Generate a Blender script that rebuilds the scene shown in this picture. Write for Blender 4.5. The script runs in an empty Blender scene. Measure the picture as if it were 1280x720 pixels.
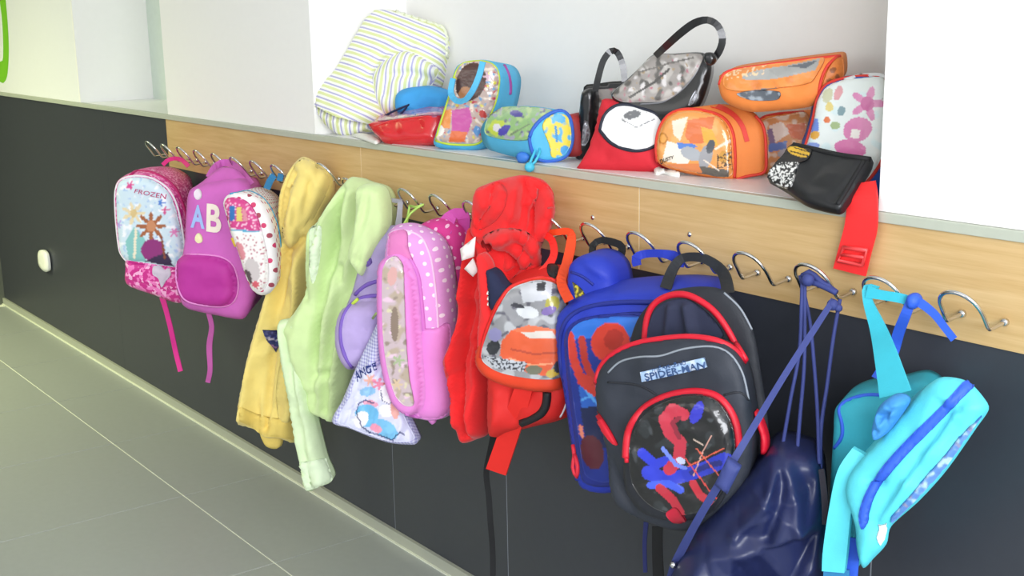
import bpy, bmesh, math, random
import numpy as np
from mathutils import Vector, Matrix, noise as mnoise
from mathutils.bvhtree import BVHTree
from mathutils.geometry import delaunay_2d_cdt

SC = bpy.context.scene
COL = SC.collection
random.seed(4)

# ------------------------------------------------------------------ camera
FOC = 1550.373                      # focal length for a 1280 px wide frame
CAM = Vector((0.0, -1.61753, 1.39054))
YAW, PITCH, ROLL = 0.643171927, 0.217849423, -0.0186228538
_f = Vector((-math.cos(YAW)*math.cos(PITCH), math.sin(YAW)*math.cos(PITCH), -math.sin(PITCH)))
_r = _f.cross(Vector((0, 0, 1))).normalized()
_u = _r.cross(_f)
RGT = _r*math.cos(ROLL) + _u*math.sin(ROLL)
UPV = -_r*math.sin(ROLL) + _u*math.cos(ROLL)
FWD = _f
cd = bpy.data.cameras.new('camera')
cam = bpy.data.objects.new('camera', cd)
COL.objects.link(cam)
cd.sensor_width = 36.0
cd.lens = FOC/1280*36.0
cd.clip_start = 0.05
M = Matrix((RGT, UPV, -FWD)).transposed().to_4x4()
M.translation = CAM
cam.matrix_world = M
SC.camera = cam

# ------------------------------------------------------------------ light
SC.view_settings.view_transform = 'Standard'
SC.view_settings.look = 'None'
SC.view_settings.gamma = 1.0
SC.view_settings.use_curve_mapping = False
SC.view_settings.exposure = 0.14
w = bpy.data.worlds.new('daylight'); SC.world = w; w.use_nodes = True
bg = w.node_tree.nodes['Background']
bg.inputs[0].default_value = (0.93, 0.97, 1.0, 1); bg.inputs[1].default_value = 0.68

def area(name, loc, aim, sx, sy, power, col):
    l = bpy.data.lights.new(name, 'AREA'); l.shape = 'RECTANGLE'; l.size = sx; l.size_y = sy
    l.energy = power; l.color = col
    o = bpy.data.objects.new(name, l); COL.objects.link(o); o.location = loc
    o.rotation_euler = (Vector(aim)-Vector(loc)).to_track_quat('-Z', 'Y').to_euler()
    return o
area('window_light', (2.4, -2.5, 2.0), (-1.6, 0.1, 0.8), 2.6, 1.8, 200, (0.93, 0.95, 1.0))
area('corridor_window_light', (-1.8, -4.6, 2.2), (-2.2, 0, 0.7), 3.6, 1.6, 26, (1.0, 0.965, 0.9))
area('hall_fill_light', (-6.1, -2.4, 2.5), (-5.6, -1.3, 0.0), 1.6, 1.4, 52, (0.97, 1.0, 0.52)).data.spread = math.radians(95)  # added yellow-green fill aimed down at the far floor, not a window

# ------------------------------------------------------------------ helpers
def lin(c):
    if isinstance(c, str):
        c = tuple(int(c[i:i+2], 16) for i in (0, 2, 4))
    return tuple(((v/255)/12.92 if v/255 <= .04045 else ((v/255+.055)/1.055)**2.4) for v in c)

MATS = {}
def mat(key, c, rough=.75, weave=.15, var=.06, metal=0, coat=0, scale=500, sheen=0, spec=.5):
    """plain cloth / plastic / metal: colour with a fine procedural variation and relief"""
    k = (key, str(c), rough, weave, coat)
    if k in MATS: return MATS[k]
    m = bpy.data.materials.new(key); m.use_nodes = True
    nt = m.node_tree; b = nt.nodes['Principled BSDF']
    b.inputs['Roughness'].default_value = rough; b.inputs['Metallic'].default_value = metal
    b.inputs['Coat Weight'].default_value = coat; b.inputs['Coat Roughness'].default_value = .08
    b.inputs['Specular IOR Level'].default_value = spec
    if sheen: b.inputs['Sheen Weight'].default_value = sheen
    col = lin(c)
    tc = nt.nodes.new('ShaderNodeTexCoord')
    n = nt.nodes.new('ShaderNodeTexNoise'); n.inputs['Scale'].default_value = 45; n.inputs['Detail'].default_value = 4
    nt.links.new(tc.outputs['Object'], n.inputs['Vector'])
    mx = nt.nodes.new('ShaderNodeMix'); mx.data_type = 'RGBA'
    mx.inputs[6].default_value = (*[v*(1-var) for v in col], 1)
    mx.inputs[7].default_value = (*[min(1, v*(1+var)) for v in col], 1)
    nt.links.new(n.outputs[0], mx.inputs[0]); nt.links.new(mx.outputs[2], b.inputs['Base Color'])
    if weave:
        n2 = nt.nodes.new('ShaderNodeTexNoise'); n2.inputs['Scale'].default_value = scale
        nt.links.new(tc.outputs['Object'], n2.inputs['Vector'])
        bp = nt.nodes.new('ShaderNodeBump'); bp.inputs['Strength'].default_value = weave; bp.inputs['Distance'].default_value = .002
        nt.links.new(n2.outputs[0], bp.inputs['Height']); nt.links.new(bp.outputs[0], b.inputs['Normal'])
    MATS[k] = m
    return m

def printed(key='printed_surface', rough=.45, coat=.0):
    """flat print: colours come from the mesh's colour attribute"""
    k = (key, rough, coat)
    if k in MATS: return MATS[k]
    m = bpy.data.materials.new(key); m.use_nodes = True
    nt = m.node_tree; b = nt.nodes['Principled BSDF']
    b.inputs['Roughness'].default_value = rough
    b.inputs['Coat Weight'].default_value = coat; b.inputs['Coat Roughness'].default_value = .05
    a = nt.nodes.new('ShaderNodeAttribute'); a.attribute_name = 'print'
    nt.links.new(a.outputs['Color'], b.inputs['Base Color'])
    if coat:
        tc = nt.nodes.new('ShaderNodeTexCoord'); n = nt.nodes.new('ShaderNodeTexNoise'); n.inputs['Scale'].default_value = 28
        n.inputs['Detail'].default_value = 3
        nt.links.new(tc.outputs['Object'], n.inputs['Vector'])
        bp = nt.nodes.new('ShaderNodeBump'); bp.inputs['Strength'].default_value = .5; bp.inputs['Distance'].default_value = .012
        nt.links.new(n.outputs[0], bp.inputs['Height']); nt.links.new(bp.outputs[0], b.inputs['Coat Normal'])
    MATS[k] = m
    return m

def _math(nt, op, a, b=None, c=None):
    n = nt.nodes.new('ShaderNodeMath'); n.operation = op
    for i, v in enumerate((a, b, c)):
        if v is None: continue
        if isinstance(v, (int, float)): n.inputs[i].default_value = v
        else: nt.links.new(v, n.inputs[i])
    return n.outputs[0]

def pattern(key, kind, base, cols, s, ang=0, r=.3, rough=.75):
    """woven / printed repeat in the cloth's own coordinates ('uvp'): dots, stripes, gingham, glitter"""
    m = bpy.data.materials.new(key); m.use_nodes = True
    nt = m.node_tree; b = nt.nodes['Principled BSDF']; b.inputs['Roughness'].default_value = rough
    a = nt.nodes.new('ShaderNodeAttribute'); a.attribute_name = 'uvp'
    mp = nt.nodes.new('ShaderNodeVectorRotate'); mp.rotation_type = 'Z_AXIS'; mp.inputs['Angle'].default_value = math.radians(ang)
    nt.links.new(a.outputs['Vector'], mp.inputs[0])
    sp = nt.nodes.new('ShaderNodeSeparateXYZ'); nt.links.new(mp.outputs[0], sp.inputs[0])
    u = _math(nt, 'DIVIDE', sp.outputs[0], s); v = _math(nt, 'DIVIDE', sp.outputs[1], s)
    def mix(fac, ca, cb):
        x = nt.nodes.new('ShaderNodeMix'); x.data_type = 'RGBA'
        if isinstance(fac, float): x.inputs[0].default_value = fac
        else: nt.links.new(fac, x.inputs[0])
        for i, cc in ((6, ca), (7, cb)):
            if isinstance(cc, (str, tuple)): x.inputs[i].default_value = (*lin(cc), 1)
            else: nt.links.new(cc, x.inputs[i])
        return x.outputs[2]
    out = base
    if kind == 'dots':
        for k, off in enumerate((0, .5)):
            uu = _math(nt, 'SUBTRACT', _math(nt, 'FRACT', _math(nt, 'ADD', u, off)), .5)
            vv = _math(nt, 'SUBTRACT', _math(nt, 'FRACT', _math(nt, 'ADD', v, off)), .5)
            d = _math(nt, 'SQRT', _math(nt, 'ADD', _math(nt, 'MULTIPLY', uu, uu), _math(nt, 'MULTIPLY', vv, vv)))
            out = mix(_math(nt, 'LESS_THAN', d, r), out, cols[k % len(cols)])
    elif kind == 'stripes':
        f = _math(nt, 'FRACT', v)
        for lo, hi, c in cols:
            k = _math(nt, 'MULTIPLY', _math(nt, 'GREATER_THAN', f, lo), _math(nt, 'LESS_THAN', f, hi))
            out = mix(k, out, c)
    elif kind == 'gingham':
        k = _math(nt, 'ADD', _math(nt, 'LESS_THAN', _math(nt, 'FRACT', u), .5), _math(nt, 'LESS_THAN', _math(nt, 'FRACT', v), .5))
        out = mix(_math(nt, 'MULTIPLY', k, .5), base, cols[0])
    elif kind == 'glitter':
        n = nt.nodes.new('ShaderNodeTexVoronoi'); n.inputs['Scale'].default_value = 1/s
        nt.links.new(a.outputs['Vector'], n.inputs['Vector'])
        sc = nt.nodes.new('ShaderNodeSeparateColor'); nt.links.new(n.outputs['Color'], sc.inputs[0])
        out = mix(_math(nt, 'LESS_THAN', sc.outputs[0], .33), out, cols[0])
        out = mix(_math(nt, 'GREATER_THAN', sc.outputs[1], .8), out, cols[1])
    nt.links.new(out, b.inputs['Base Color'])
    return m

# ---- rays and planes
def ray(x, y):
    return FWD + RGT*((x-640)/FOC) - UPV*((y-360)/FOC)
def wy(x, y, d):                       # point seen at (x, y), d metres in front of the wall face
    r = ray(x, y); return CAM + r*((-d-CAM.y)/r.y)
def wz(x, y, z):
    r = ray(x, y); return CAM + r*((z-CAM.z)/r.z)
class Plane:
    def __init__(s, o, a=0, e=0):      # a: turn towards +x, e: tilt upwards (degrees)
        a = math.radians(a); e = math.radians(e)
        s.o = o; s.n = Vector((math.sin(a)*math.cos(e), -math.cos(a)*math.cos(e), math.sin(e)))
        s.u = Vector((math.cos(a), math.sin(a), 0)); s.v = s.n.cross(s.u)*-1
        if s.v.z < 0: s.v = -s.v
    def at(s, x, y):
        r = ray(x, y); return CAM + r*((s.o-CAM).dot(s.n)/r.dot(s.n))
def pl(x, y, d, a=0, e=0): return Plane(wy(x, y, d), a, e)
SH = 1.077                             # top of the ledge
def ps(x, y, a=0, e=0): return Plane(wz(x, y, SH), a, e)

def spline(pts, closed, step):
    """Catmull-Rom through image points; a third value of 1 marks a sharp corner. Any extra columns are interpolated."""
    P = [np.array(q[:2], float) for q in pts]; cor = [len(q) > 2 and q[2] == 1 for q in pts] if closed else [False]*len(pts)
    return _spl(P, cor, closed, step)
def _spl(P, cor, closed, step):
    n = len(P); out = []
    for i in range(n if closed else n-1):
        a, b = P[i], P[(i+1) % n]
        p0 = P[i-1] if (closed or i > 0) else a
        p3 = P[(i+2) % n] if (closed or i+2 < n) else b
        L = np.linalg.norm((b-a)[:2]); k = max(1, int(round(L/step)))
        ta = (b-p0)*.5 if not cor[i] else (b-a); tb = (p3-a)*.5 if not cor[(i+1) % n] else (b-a)
        for t, P_ in ((ta, p0), (tb, p3)):                      # keep tangents no longer than the chord
            l = np.linalg.norm(t[:2])
            if l > L: t *= L/l
        for j in range(k):
            t = j/k
            out.append((2*t**3-3*t*t+1)*a + (t**3-2*t*t+t)*ta + (-2*t**3+3*t*t)*b + (t**3-t*t)*tb)
    if not closed: out.append(P[-1])
    return np.array(out)

def seg_dist(Q, A, B):
    """distance of points Q to the nearest of segments A-B"""
    best = np.full(len(Q), 1e9)
    for a, b in zip(A, B):
        d = b-a; L = d@d
        t = np.clip(((Q-a)@d)/L, 0, 1) if L > 1e-12 else np.zeros(len(Q))
        best = np.minimum(best, np.hypot(*(Q-a-t[:, None]*d).T))
    return best
def inside(Q, B):
    x, y = Q[:, 0], Q[:, 1]; r = np.zeros(len(Q), bool)
    for (x0, y0), (x1, y1) in zip(B, np.roll(B, -1, 0)):
        if y0 == y1: continue
        r ^= ((y0 > y) != (y1 > y)) & (x < (x1-x0)*(y-y0)/(y1-y0)+x0)
    return r
def fill(B, step):
    """triangles of the outline B with an inner net of points; returns points, tris, distance to the outline"""
    lo, hi = B.min(0), B.max(0); pts = []; r = 0; y = lo[1]
    while y < hi[1]:
        xs = np.arange(lo[0]+(step/2 if r % 2 else 0), hi[0], step)
        pts.append(np.stack([xs, np.full(len(xs), y)], -1)); y += step*.866; r += 1
    G = np.concatenate(pts) if pts else np.zeros((0, 2))
    G = G[inside(G, B)]
    if len(G):
        G = G[seg_dist(G, B, np.roll(B, -1, 0)) > step*.45]
    V = np.concatenate([B, G]); nb = len(B)
    v, e, f, *_ = delaunay_2d_cdt([Vector(q) for q in V], [(i, (i+1) % nb) for i in range(nb)], [], 0, 1e-5)
    v = np.array([tuple(q) for q in v])
    tris = [t for t in f]
    cen = np.array([v[list(t)].mean(0) for t in tris])
    keep = inside(cen, B); tris = [t for t, k in zip(tris, keep) if k]
    ar = lambda t: (v[t[1]]-v[t[0]])[0]*(v[t[2]]-v[t[0]])[1]-(v[t[1]]-v[t[0]])[1]*(v[t[2]]-v[t[0]])[0]
    tris = [t if ar(t) < 0 else t[::-1] for t in tris]     # image y is down: this order faces the viewer
    D = np.zeros(len(v)); D[nb:] = seg_dist(v[nb:], B, np.roll(B, -1, 0)) if len(v) > nb else 0
    return v, tris, D, nb

def fbm(x, y, z=0): return mnoise.fractal(Vector((x, y, z)), 1.0, 2.0, 3)

def paint(Q, spec):
    """print design: spec = [base, shape, shape...]; shapes in image points. Returns linear colours"""
    C = np.tile(np.array(lin(spec[0])), (len(Q), 1))
    for s in spec[1:]:
        k = s[0]
        if k == 'e':
            _, cx, cy, rx, ry, rot, c = s; t = math.radians(rot)
            dx, dy = Q[:, 0]-cx, Q[:, 1]-cy
            m = ((dx*math.cos(t)+dy*math.sin(t))/rx)**2 + ((-dx*math.sin(t)+dy*math.cos(t))/ry)**2 < 1
        elif k == 'p':
            B = np.array(s[1], float); c = s[2]; m = inside(Q, B)
        elif k == 'l':
            B = np.array(s[1], float); c = s[3]; m = seg_dist(Q, B[:-1], B[1:]) < s[2]/2
        elif k == 'n':                                     # scattered blotches
            _, sc, th, c, seed = s
            al = np.clip((np.array([mnoise.noise(Vector((x/sc, y/sc, seed))) for x, y in Q])-th)/.16, 0, 1)[:, None]
            C = C*(1-al)+np.array(lin(c))*al; continue
        elif k == 'f':                                     # blotches inside a polygon
            _, B, sc, th, c, seed = s
            m = inside(Q, np.array(B, float)); ix = np.where(m)[0]
            m[ix] = np.array([fbm(Q[i, 0]/sc, Q[i, 1]/sc, seed) for i in ix]) > th if len(ix) else m[ix]
        elif k == 's':                                     # flower / star with n lobes
            _, cx, cy, r, nl, c = s; dx, dy = Q[:, 0]-cx, Q[:, 1]-cy
            m = np.hypot(dx, dy) < r*(.65+.35*np.cos(nl*np.arctan2(dy, dx)))
        C[m] = lin(c)
    return C

def crumple(Q, gap, seed):
    """heights of crumpled stiff cloth: flat facets between scattered peaks and dips, -1..1"""
    rnd = random.Random(seed); lo, hi = Q.min(0)-gap*2, Q.max(0)+gap*2; pts = []
    y = lo[1]; r = 0
    while y < hi[1]:
        x = lo[0]+(gap/2 if r % 2 else 0)
        while x < hi[0]:
            pts.append((x+rnd.uniform(-.38, .38)*gap, y+rnd.uniform(-.38, .38)*gap)); x += gap
        y += gap*.87; r += 1
    v, e, f, *_ = delaunay_2d_cdt([Vector(q) for q in pts], [], [], 0, 1e-5)
    z = np.array([rnd.uniform(-1, 1) for _ in v]); v = np.array([tuple(q) for q in v]); out = np.zeros(len(Q))
    for a, b, c in f:
        A, Bv, Cv = v[a], v[b], v[c]; d = (Bv[1]-Cv[1])*(A[0]-Cv[0])+(Cv[0]-Bv[0])*(A[1]-Cv[1])
        if abs(d) < 1e-9: continue
        l0 = ((Bv[1]-Cv[1])*(Q[:, 0]-Cv[0])+(Cv[0]-Bv[0])*(Q[:, 1]-Cv[1]))/d
        l1 = ((Cv[1]-A[1])*(Q[:, 0]-Cv[0])+(A[0]-Cv[0])*(Q[:, 1]-Cv[1]))/d
        m = (l0 >= -1e-6) & (l1 >= -1e-6) & (l0+l1 <= 1+1e-6)
        out[m] = (l0*z[a]+l1*z[b]+(1-l0-l1)*z[c])[m]
    return out

BV = {}
def link(o, parent=None):
    COL.objects.link(o)
    if parent: o.parent = parent
    return o
def build(name, verts, faces, material, parent=None, root=None, uvp=None, cols=None, smooth=True):
    loc = root.location if root else Vector()
    me = bpy.data.meshes.new(name)
    me.from_pydata([tuple(Vector(v)-loc) for v in verts], [], faces)
    if smooth: me.polygons.foreach_set('use_smooth', [True]*len(me.polygons))
    me.materials.append(material)
    if uvp is not None:
        at = me.attributes.new('uvp', 'FLOAT_VECTOR', 'POINT'); at.data.foreach_set('vector', np.asarray(uvp, np.float32).ravel())
    if cols is not None:
        at = me.attributes.new('print', 'FLOAT_COLOR', 'POINT')
        at.data.foreach_set('color', np.concatenate([cols, np.ones((len(cols), 1))], 1).astype(np.float32).ravel())
    me.update()
    o = link(bpy.data.objects.new(name, me), parent)
    BV[o] = BVHTree.FromPolygons([Vector(v) for v in verts], faces)
    return o
def cast(x, y, targets, off=.0015, plane=None):
    r = ray(x, y).normalized(); best = None
    for t in targets:
        h = BV[t].ray_cast(CAM, r)
        if h[0] is not None and (best is None or h[3] < best[3]): best = h
    if best is None:
        q = None
        for t in targets:                                   # just off the edge: nearest surface point
            z = (plane.at(x, y) if plane else CAM + r*((BV[t].find_nearest(CAM)[0]-CAM).length+.1))
            h = BV[t].find_nearest(z)
            if q is None or h[3] < q[3]: q = h
        n = q[1]; n = n if n.dot(r) < 0 else -n
        return q[0]+n*off, n
    n = best[1]; n = n if n.dot(r) < 0 else -n
    return best[0]+n*off, n

class Thing:
    """one thing: an Empty that parents its parts"""
    def __init__(s, name, label, cat, loc, group=None):
        s.root = bpy.data.objects.new(name, None); s.root.empty_display_size = .05
        COL.objects.link(s.root); s.root.location = loc
        s.root['label'] = label; s.root['category'] = cat
        if group: s.root['group'] = group
        s.body = None
    def make(s, name, V, F, m, parent=None, **k):
        return build(name, V, F, m, parent or s.root, s.root, **k)
    def soft(s, name, m, outline, plane, T=.03, R=.05, back=None, off=None, dback=.02, taper=1.0, side=.0, folds=(), nz=None,
             step=5, seg=4, parent=None, wall=True, spec=None, label=None, drape=(), edge=.03, facet=()):
        """soft closed body: outline on a plane, bulging T metres within R metres of its edge, drawn back along a vector"""
        B = spline(outline, True, step)
        ar = np.sum(B[:, 0]*np.roll(B[:, 1], -1)-np.roll(B[:, 0], -1)*B[:, 1])
        if ar < 0: B = B[::-1].copy()
        v, tris, D, nb = fill(B, step)
        P = [plane.at(*q) for q in v]
        c = B.mean(0); mpp = (plane.at(c[0], c[1]+10)-plane.at(c[0], c[1]-10)).length/20
        H = T*np.sqrt(np.clip(1-(1-np.clip(D*mpp/R, 0, 1))**2, 0, 1))
        em = np.clip(D*mpp/edge, 0, 1)
        for path, amp, wd in folds:
            A = spline(path, False, 6)
            d = seg_dist(v, A[:-1], A[1:]); H += amp*np.exp(-(d/wd)**2)*em
        for amp, sc, (dx, dy), seed in drape:                # long folds of hanging cloth, running along (dx, dy)
            l = math.hypot(dx, dy); dx, dy = dx/l, dy/l
            H += np.array([amp*(.7-1.6*abs(mnoise.noise(Vector(((x*dy-y*dx)/sc, (x*dx+y*dy)/(sc*5.5), seed))))) for x, y in v])*em
        for amp, gap, sx, seed in facet:                     # stiff crumples; sx squeezes them across
            H += amp*crumple(v*np.array([sx, 1.0]), gap, seed)*em
        if nz:
            H += np.array([nz[0]*fbm(x/nz[1], y/nz[1], nz[2] if len(nz) > 2 else 1.3) for x, y in v])*em
        P = [q+plane.n*float(h) for q, h in zip(P, H)]
        if off is not None:
            bv = wy(c[0]+off[0], c[1]+off[1], dback)-plane.at(*c)
        else: bv = back if isinstance(back, Vector) else -plane.n*(back or .03)
        cen = plane.at(*c); nv = len(P)
        ct = [((b-a)) for a, b in zip(np.roll(B, 1, 0), np.roll(B, -1, 0))]
        outw = []
        for t in ct:
            l = np.hypot(*t) or 1; o2 = np.array([t[1], -t[0]])/l
            outw.append(plane.u*float(o2[0])-plane.v*float(o2[1]))
        uv = [((q-plane.o).dot(plane.u), (q-plane.o).dot(plane.v), 0) for q in P]
        F = [tuple(t) for t in tris]; prev = list(range(nb)); L = bv.length
        def clampw(q): return Vector((q.x, min(q.y, -.004), q.z)) if wall else q
        for k in range(1, seg+1):
            t = k/seg; ring = []
            sc = 1+(taper-1)*t
            for i in range(nb):
                q = cen+(P[i]-cen)*sc + bv*t + outw[i]*(side*math.sin(math.pi*min(t, .96)))
                P.append(clampw(q)); ring.append(len(P)-1)
                uv.append((uv[i][0]+outw[i].dot(plane.u)*t*L, uv[i][1]+outw[i].dot(plane.v)*t*L, 0))
            for i in range(nb):
                j = (i+1) % nb; F.append((prev[i], prev[j], ring[j], ring[i]))
            prev = ring
        mp = {i: prev[i] for i in range(nb)}
        for i in range(nb, nv):
            P.append(clampw(cen+(plane.at(*v[i])-cen)*taper+bv)); mp[i] = len(P)-1; uv.append(uv[i])
        F += [tuple(mp[i] for i in t[::-1]) for t in tris]
        cols = None
        if spec is not None:
            C = paint(v, spec); cols = np.zeros((len(P), 3)); cols[:nv] = C
            for k in range(1, seg+1): cols[nv+(k-1)*nb:nv+k*nb] = C[:nb]
            cols[nv+seg*nb:] = C[nb:]
        # faces outwards
        o = s.make(name, P, F, m, parent, uvp=uv, cols=cols)
        bm = bmesh.new(); bm.from_mesh(o.data); bmesh.ops.recalc_face_normals(bm, faces=bm.faces); bm.to_mesh(o.data); bm.free()
        o.data.polygons.foreach_set('use_smooth', [True]*len(o.data.polygons))
        if label: o['label'] = label
        if s.body is None: s.body = o
        s.plane = plane
        return o
    def patch(s, name, m, outline, on=None, T=0, R=8, off=.0015, spec=None, step=3, parent=None, label=None, folds=()):
        """a piece sewn or printed onto a body: follows its surface; T > 0 pads it out"""
        on = on or [s.body]; on = on if isinstance(on, list) else [on]
        B = spline(outline, True, max(step, 2.5))
        ar = np.sum(B[:, 0]*np.roll(B[:, 1], -1)-np.roll(B[:, 0], -1)*B[:, 1])
        if ar < 0: B = B[::-1].copy()
        v, tris, D, nb = fill(B, step)
        hs = [cast(x, y, on, off, s.plane) for x, y in v]
        H = T*np.sqrt(np.clip(1-(1-np.clip(D/R, 0, 1))**2, 0, 1))
        for path, amp, wd in folds:
            A = spline(path, False, 6); H = H+amp*np.exp(-(seg_dist(v, A[:-1], A[1:])/wd)**2)
        nav = Vector()
        for _, n in hs: nav += n
        nav.normalize()
        wn = .15 if T > .01 else .5
        P = [p+(n*wn+nav*(1-wn))*float(h) for (p, n), h in zip(hs, H)]
        nv = len(P); F = [tuple(t) for t in tris]
        for i in range(nb): P.append(hs[i][0]-nav*(off+.002))
        for i in range(nb):
            j = (i+1) % nb; F.append((i, nv+i, nv+j, j))
        cols = None
        if spec is not None:
            C = paint(v, spec); cols = np.concatenate([C, C[:nb]])
        uv = [((q-s.plane.o).dot(s.plane.u), (q-s.plane.o).dot(s.plane.v), 0) for q in P]
        o = s.make(name, P, F, m, parent, uvp=uv, cols=cols)
        if label: o['label'] = label
        return o
    def tube(s, name, m, P, r, parent=None, n=8, label=None, cap=True):
        V = []; F = []
        P = [Vector(q) for q in P]; rr = r if isinstance(r, (list, tuple)) else [r]*len(P)
        t0 = (P[1]-P[0]).normalized(); x = t0.orthogonal().normalized()
        for i, q in enumerate(P):
            t = (P[min(i+1, len(P)-1)]-P[max(i-1, 0)]).normalized()
            x = (x-t*x.dot(t)).normalized(); y = t.cross(x)
            for k in range(n):
                a = 2*math.pi*k/n; V.append(q+(x*math.cos(a)+y*math.sin(a))*rr[i])
        for i in range(len(P)-1):
            for k in range(n):
                a, b = i*n+k, i*n+(k+1) % n; F.append((a, b, b+n, a+n))
        if cap: F += [tuple(range(n))[::-1], tuple(range(len(V)-n, len(V)))]
        o = s.make(name, V, F, m, parent)
        if label: o['label'] = label
        return o
    def seam(s, name, m, path, r=.003, on=None, step=4, parent=None, off=0, label=None):
        on = on or [s.body]; on = on if isinstance(on, list) else [on]
        A = spline(path, False, step)
        P = [cast(x, y, on, off, s.plane)[0] for x, y in A]
        for _ in range(2):
            P = [P[0]]+[(P[i-1]+P[i]*2+P[i+1])/4 for i in range(1, len(P)-1)]+[P[-1]]
        return s.tube(name, m, P, r, parent, 6, label)
    def cord(s, name, m, path, r=.002, parent=None, step=8, label=None):
        A = _spl([np.array(q, float) for q in path], [False]*len(path), False, step)
        return s.tube(name, m, [wy(x, y, d) for x, y, d in A], r, parent, 7, label)
    def ribbon(s, name, m, path, th=.0025, a=35, on=None, step=5, parent=None, label=None, off=.001):
        """webbing: path of (x, y, distance from wall, width in px)"""
        A = _spl([np.array(q, float) for q in path], [False]*len(path), False, step)
        V = []; F = []; n = len(A); uv = []
        on = (on if isinstance(on, list) else [on]) if on else None
        for i in range(n):
            t = A[min(i+1, n-1)][:2]-A[max(i-1, 0)][:2]; t /= np.hypot(*t) or 1
            pr = np.array([-t[1], t[0]]); x, y, d, wd = A[i]
            pln = pl(x, y, d, a)
            q = [A[i][:2]-pr*wd/2, A[i][:2]+pr*wd/2]
            if on: L, R = (cast(*z, on, off, s.plane)[0] for z in q); nn = cast(x, y, on, off, s.plane)[1]
            else: L, R = (pln.at(*z) for z in q); nn = pln.n
            V += [L, R, R+nn*th, L+nn*th]
            uv += [(0, i*.01, 0)]*4
        for i in range(n-1):
            for k in range(4):
                a_, b_ = i*4+k, i*4+(k+1) % 4; F.append((a_, b_, b_+4, a_+4))
        F += [(3, 2, 1, 0), (n*4-4, n*4-3, n*4-2, n*4-1)]
        o = s.make(name, V, F, m, parent, uvp=uv, smooth=False)
        if label: o['label'] = label
        return o
    def text(s, name, m, txt, quad, on=None, parent=None, off=.003, bold=0, label=None):
        """flat lettering laid on the body inside an image quad (TL, TR, BR, BL)"""
        on = on or [s.body]; on = on if isinstance(on, list) else [on]
        cu = bpy.data.curves.new('lettering', 'FONT'); cu.body = txt; cu.resolution_u = 4; cu.offset = bold
        ob = bpy.data.objects.new('lettering', cu)
        COL.objects.link(ob)
        me = bpy.data.meshes.new_from_object(ob.evaluated_get(bpy.context.evaluated_depsgraph_get()))
        V = np.array([v.co[:2] for v in me.vertices]); Fs = [tuple(p.vertices) for p in me.polygons]
        bpy.data.objects.remove(ob); bpy.data.meshes.remove(me); bpy.data.curves.remove(cu)
        lo, hi = V.min(0), V.max(0); N = (V-lo)/(hi-lo)
        q = [np.array(z, float) for z in quad]; P = []
        for a, b in N:
            t = q[0]*(1-a)+q[1]*a; bt = q[3]*(1-a)+q[2]*a; z = bt*(1-b)+t*b
            P.append(cast(*z, on, off, s.plane)[0])
        o = s.make(name, P, Fs, m, parent, smooth=False)
        if label: o['label'] = label
        return o
    def ball(s, name, m, c, r, parent=None, sq=(1, 1, 1), label=None, n=12):
        bm = bmesh.new(); bmesh.ops.create_uvsphere(bm, u_segments=n, v_segments=max(6, n//2+2), radius=r)
        V = [Vector(c)+Vector((v.co.x*sq[0], v.co.y*sq[1], v.co.z*sq[2])) for v in bm.verts]; F = [tuple(x.index for x in f.verts) for f in bm.faces]; bm.free()
        o = s.make(name, V, F, m, parent)
        if label: o['label'] = label
        return o

def box(name, lo, hi, m, parent=None, bev=0, kind=None, label=None):
    bm = bmesh.new(); bmesh.ops.create_cube(bm, size=1)
    lo, hi = Vector(lo), Vector(hi)
    for v in bm.verts: v.co = Vector(((v.co.x+.5)*(hi.x-lo.x), (v.co.y+.5)*(hi.y-lo.y), (v.co.z+.5)*(hi.z-lo.z)))+lo
    if bev: bmesh.ops.bevel(bm, geom=bm.edges[:], offset=bev, segments=2, affect='EDGES', profile=.6)
    me = bpy.data.meshes.new(name); bm.to_mesh(me)
    o = link(bpy.data.objects.new(name, me), parent); me.materials.append(m)
    BV[o] = BVHTree.FromBMesh(bm); bm.free()
    if kind: o['kind'] = kind
    if label: o['label'] = label
    return o
# ------------------------------------------------------------------ the setting
def wallmat(key, c, rough=.8, bump=.08, sc=120):
    return mat(key, c, rough, bump, .015, scale=sc)
WHITE = wallmat('white_paint', 'f4f3f1'); CREAM = wallmat('pale_yellow_green_paint', 'eff0f2')
RECESS = wallmat('recess_paint', 'efeeeb'); CEIL = wallmat('ceiling_paint', 'f4f4f2')
STONE = mat('pale_stone_ledge', 'f1f1f3', .35, .05, .05, scale=200)
EDGE = mat('grey_green_ledge_edge', 'bcc1b2', .4, .05, .05)
GROUT = mat('pale_grout', 'eef0e2', .9, .1)
TILE = mat('grey_floor_tile', 'a2a7a4', .34, .06, .05, scale=90)
DARK = mat('charcoal_wall_panel', '383b43', .42, .05, .06, scale=150)
JOINT = mat('panel_joint', '8f949c', .8, 0)
SKIRT = mat('grey_skirting', 'a8ab9e', .5, .05, .04)
SEAL = mat('white_sealant', 'dfe3d2', .7, 0)
PLASTIC = mat('white_plastic', 'f0f1ea', .4, 0, .01)
GREEN = mat('green_wall_paint', '7cc81c', .7, 0, .03)
CHROME = mat('chrome', 'd8d9dc', .12, 0, .02, metal=1)

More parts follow.
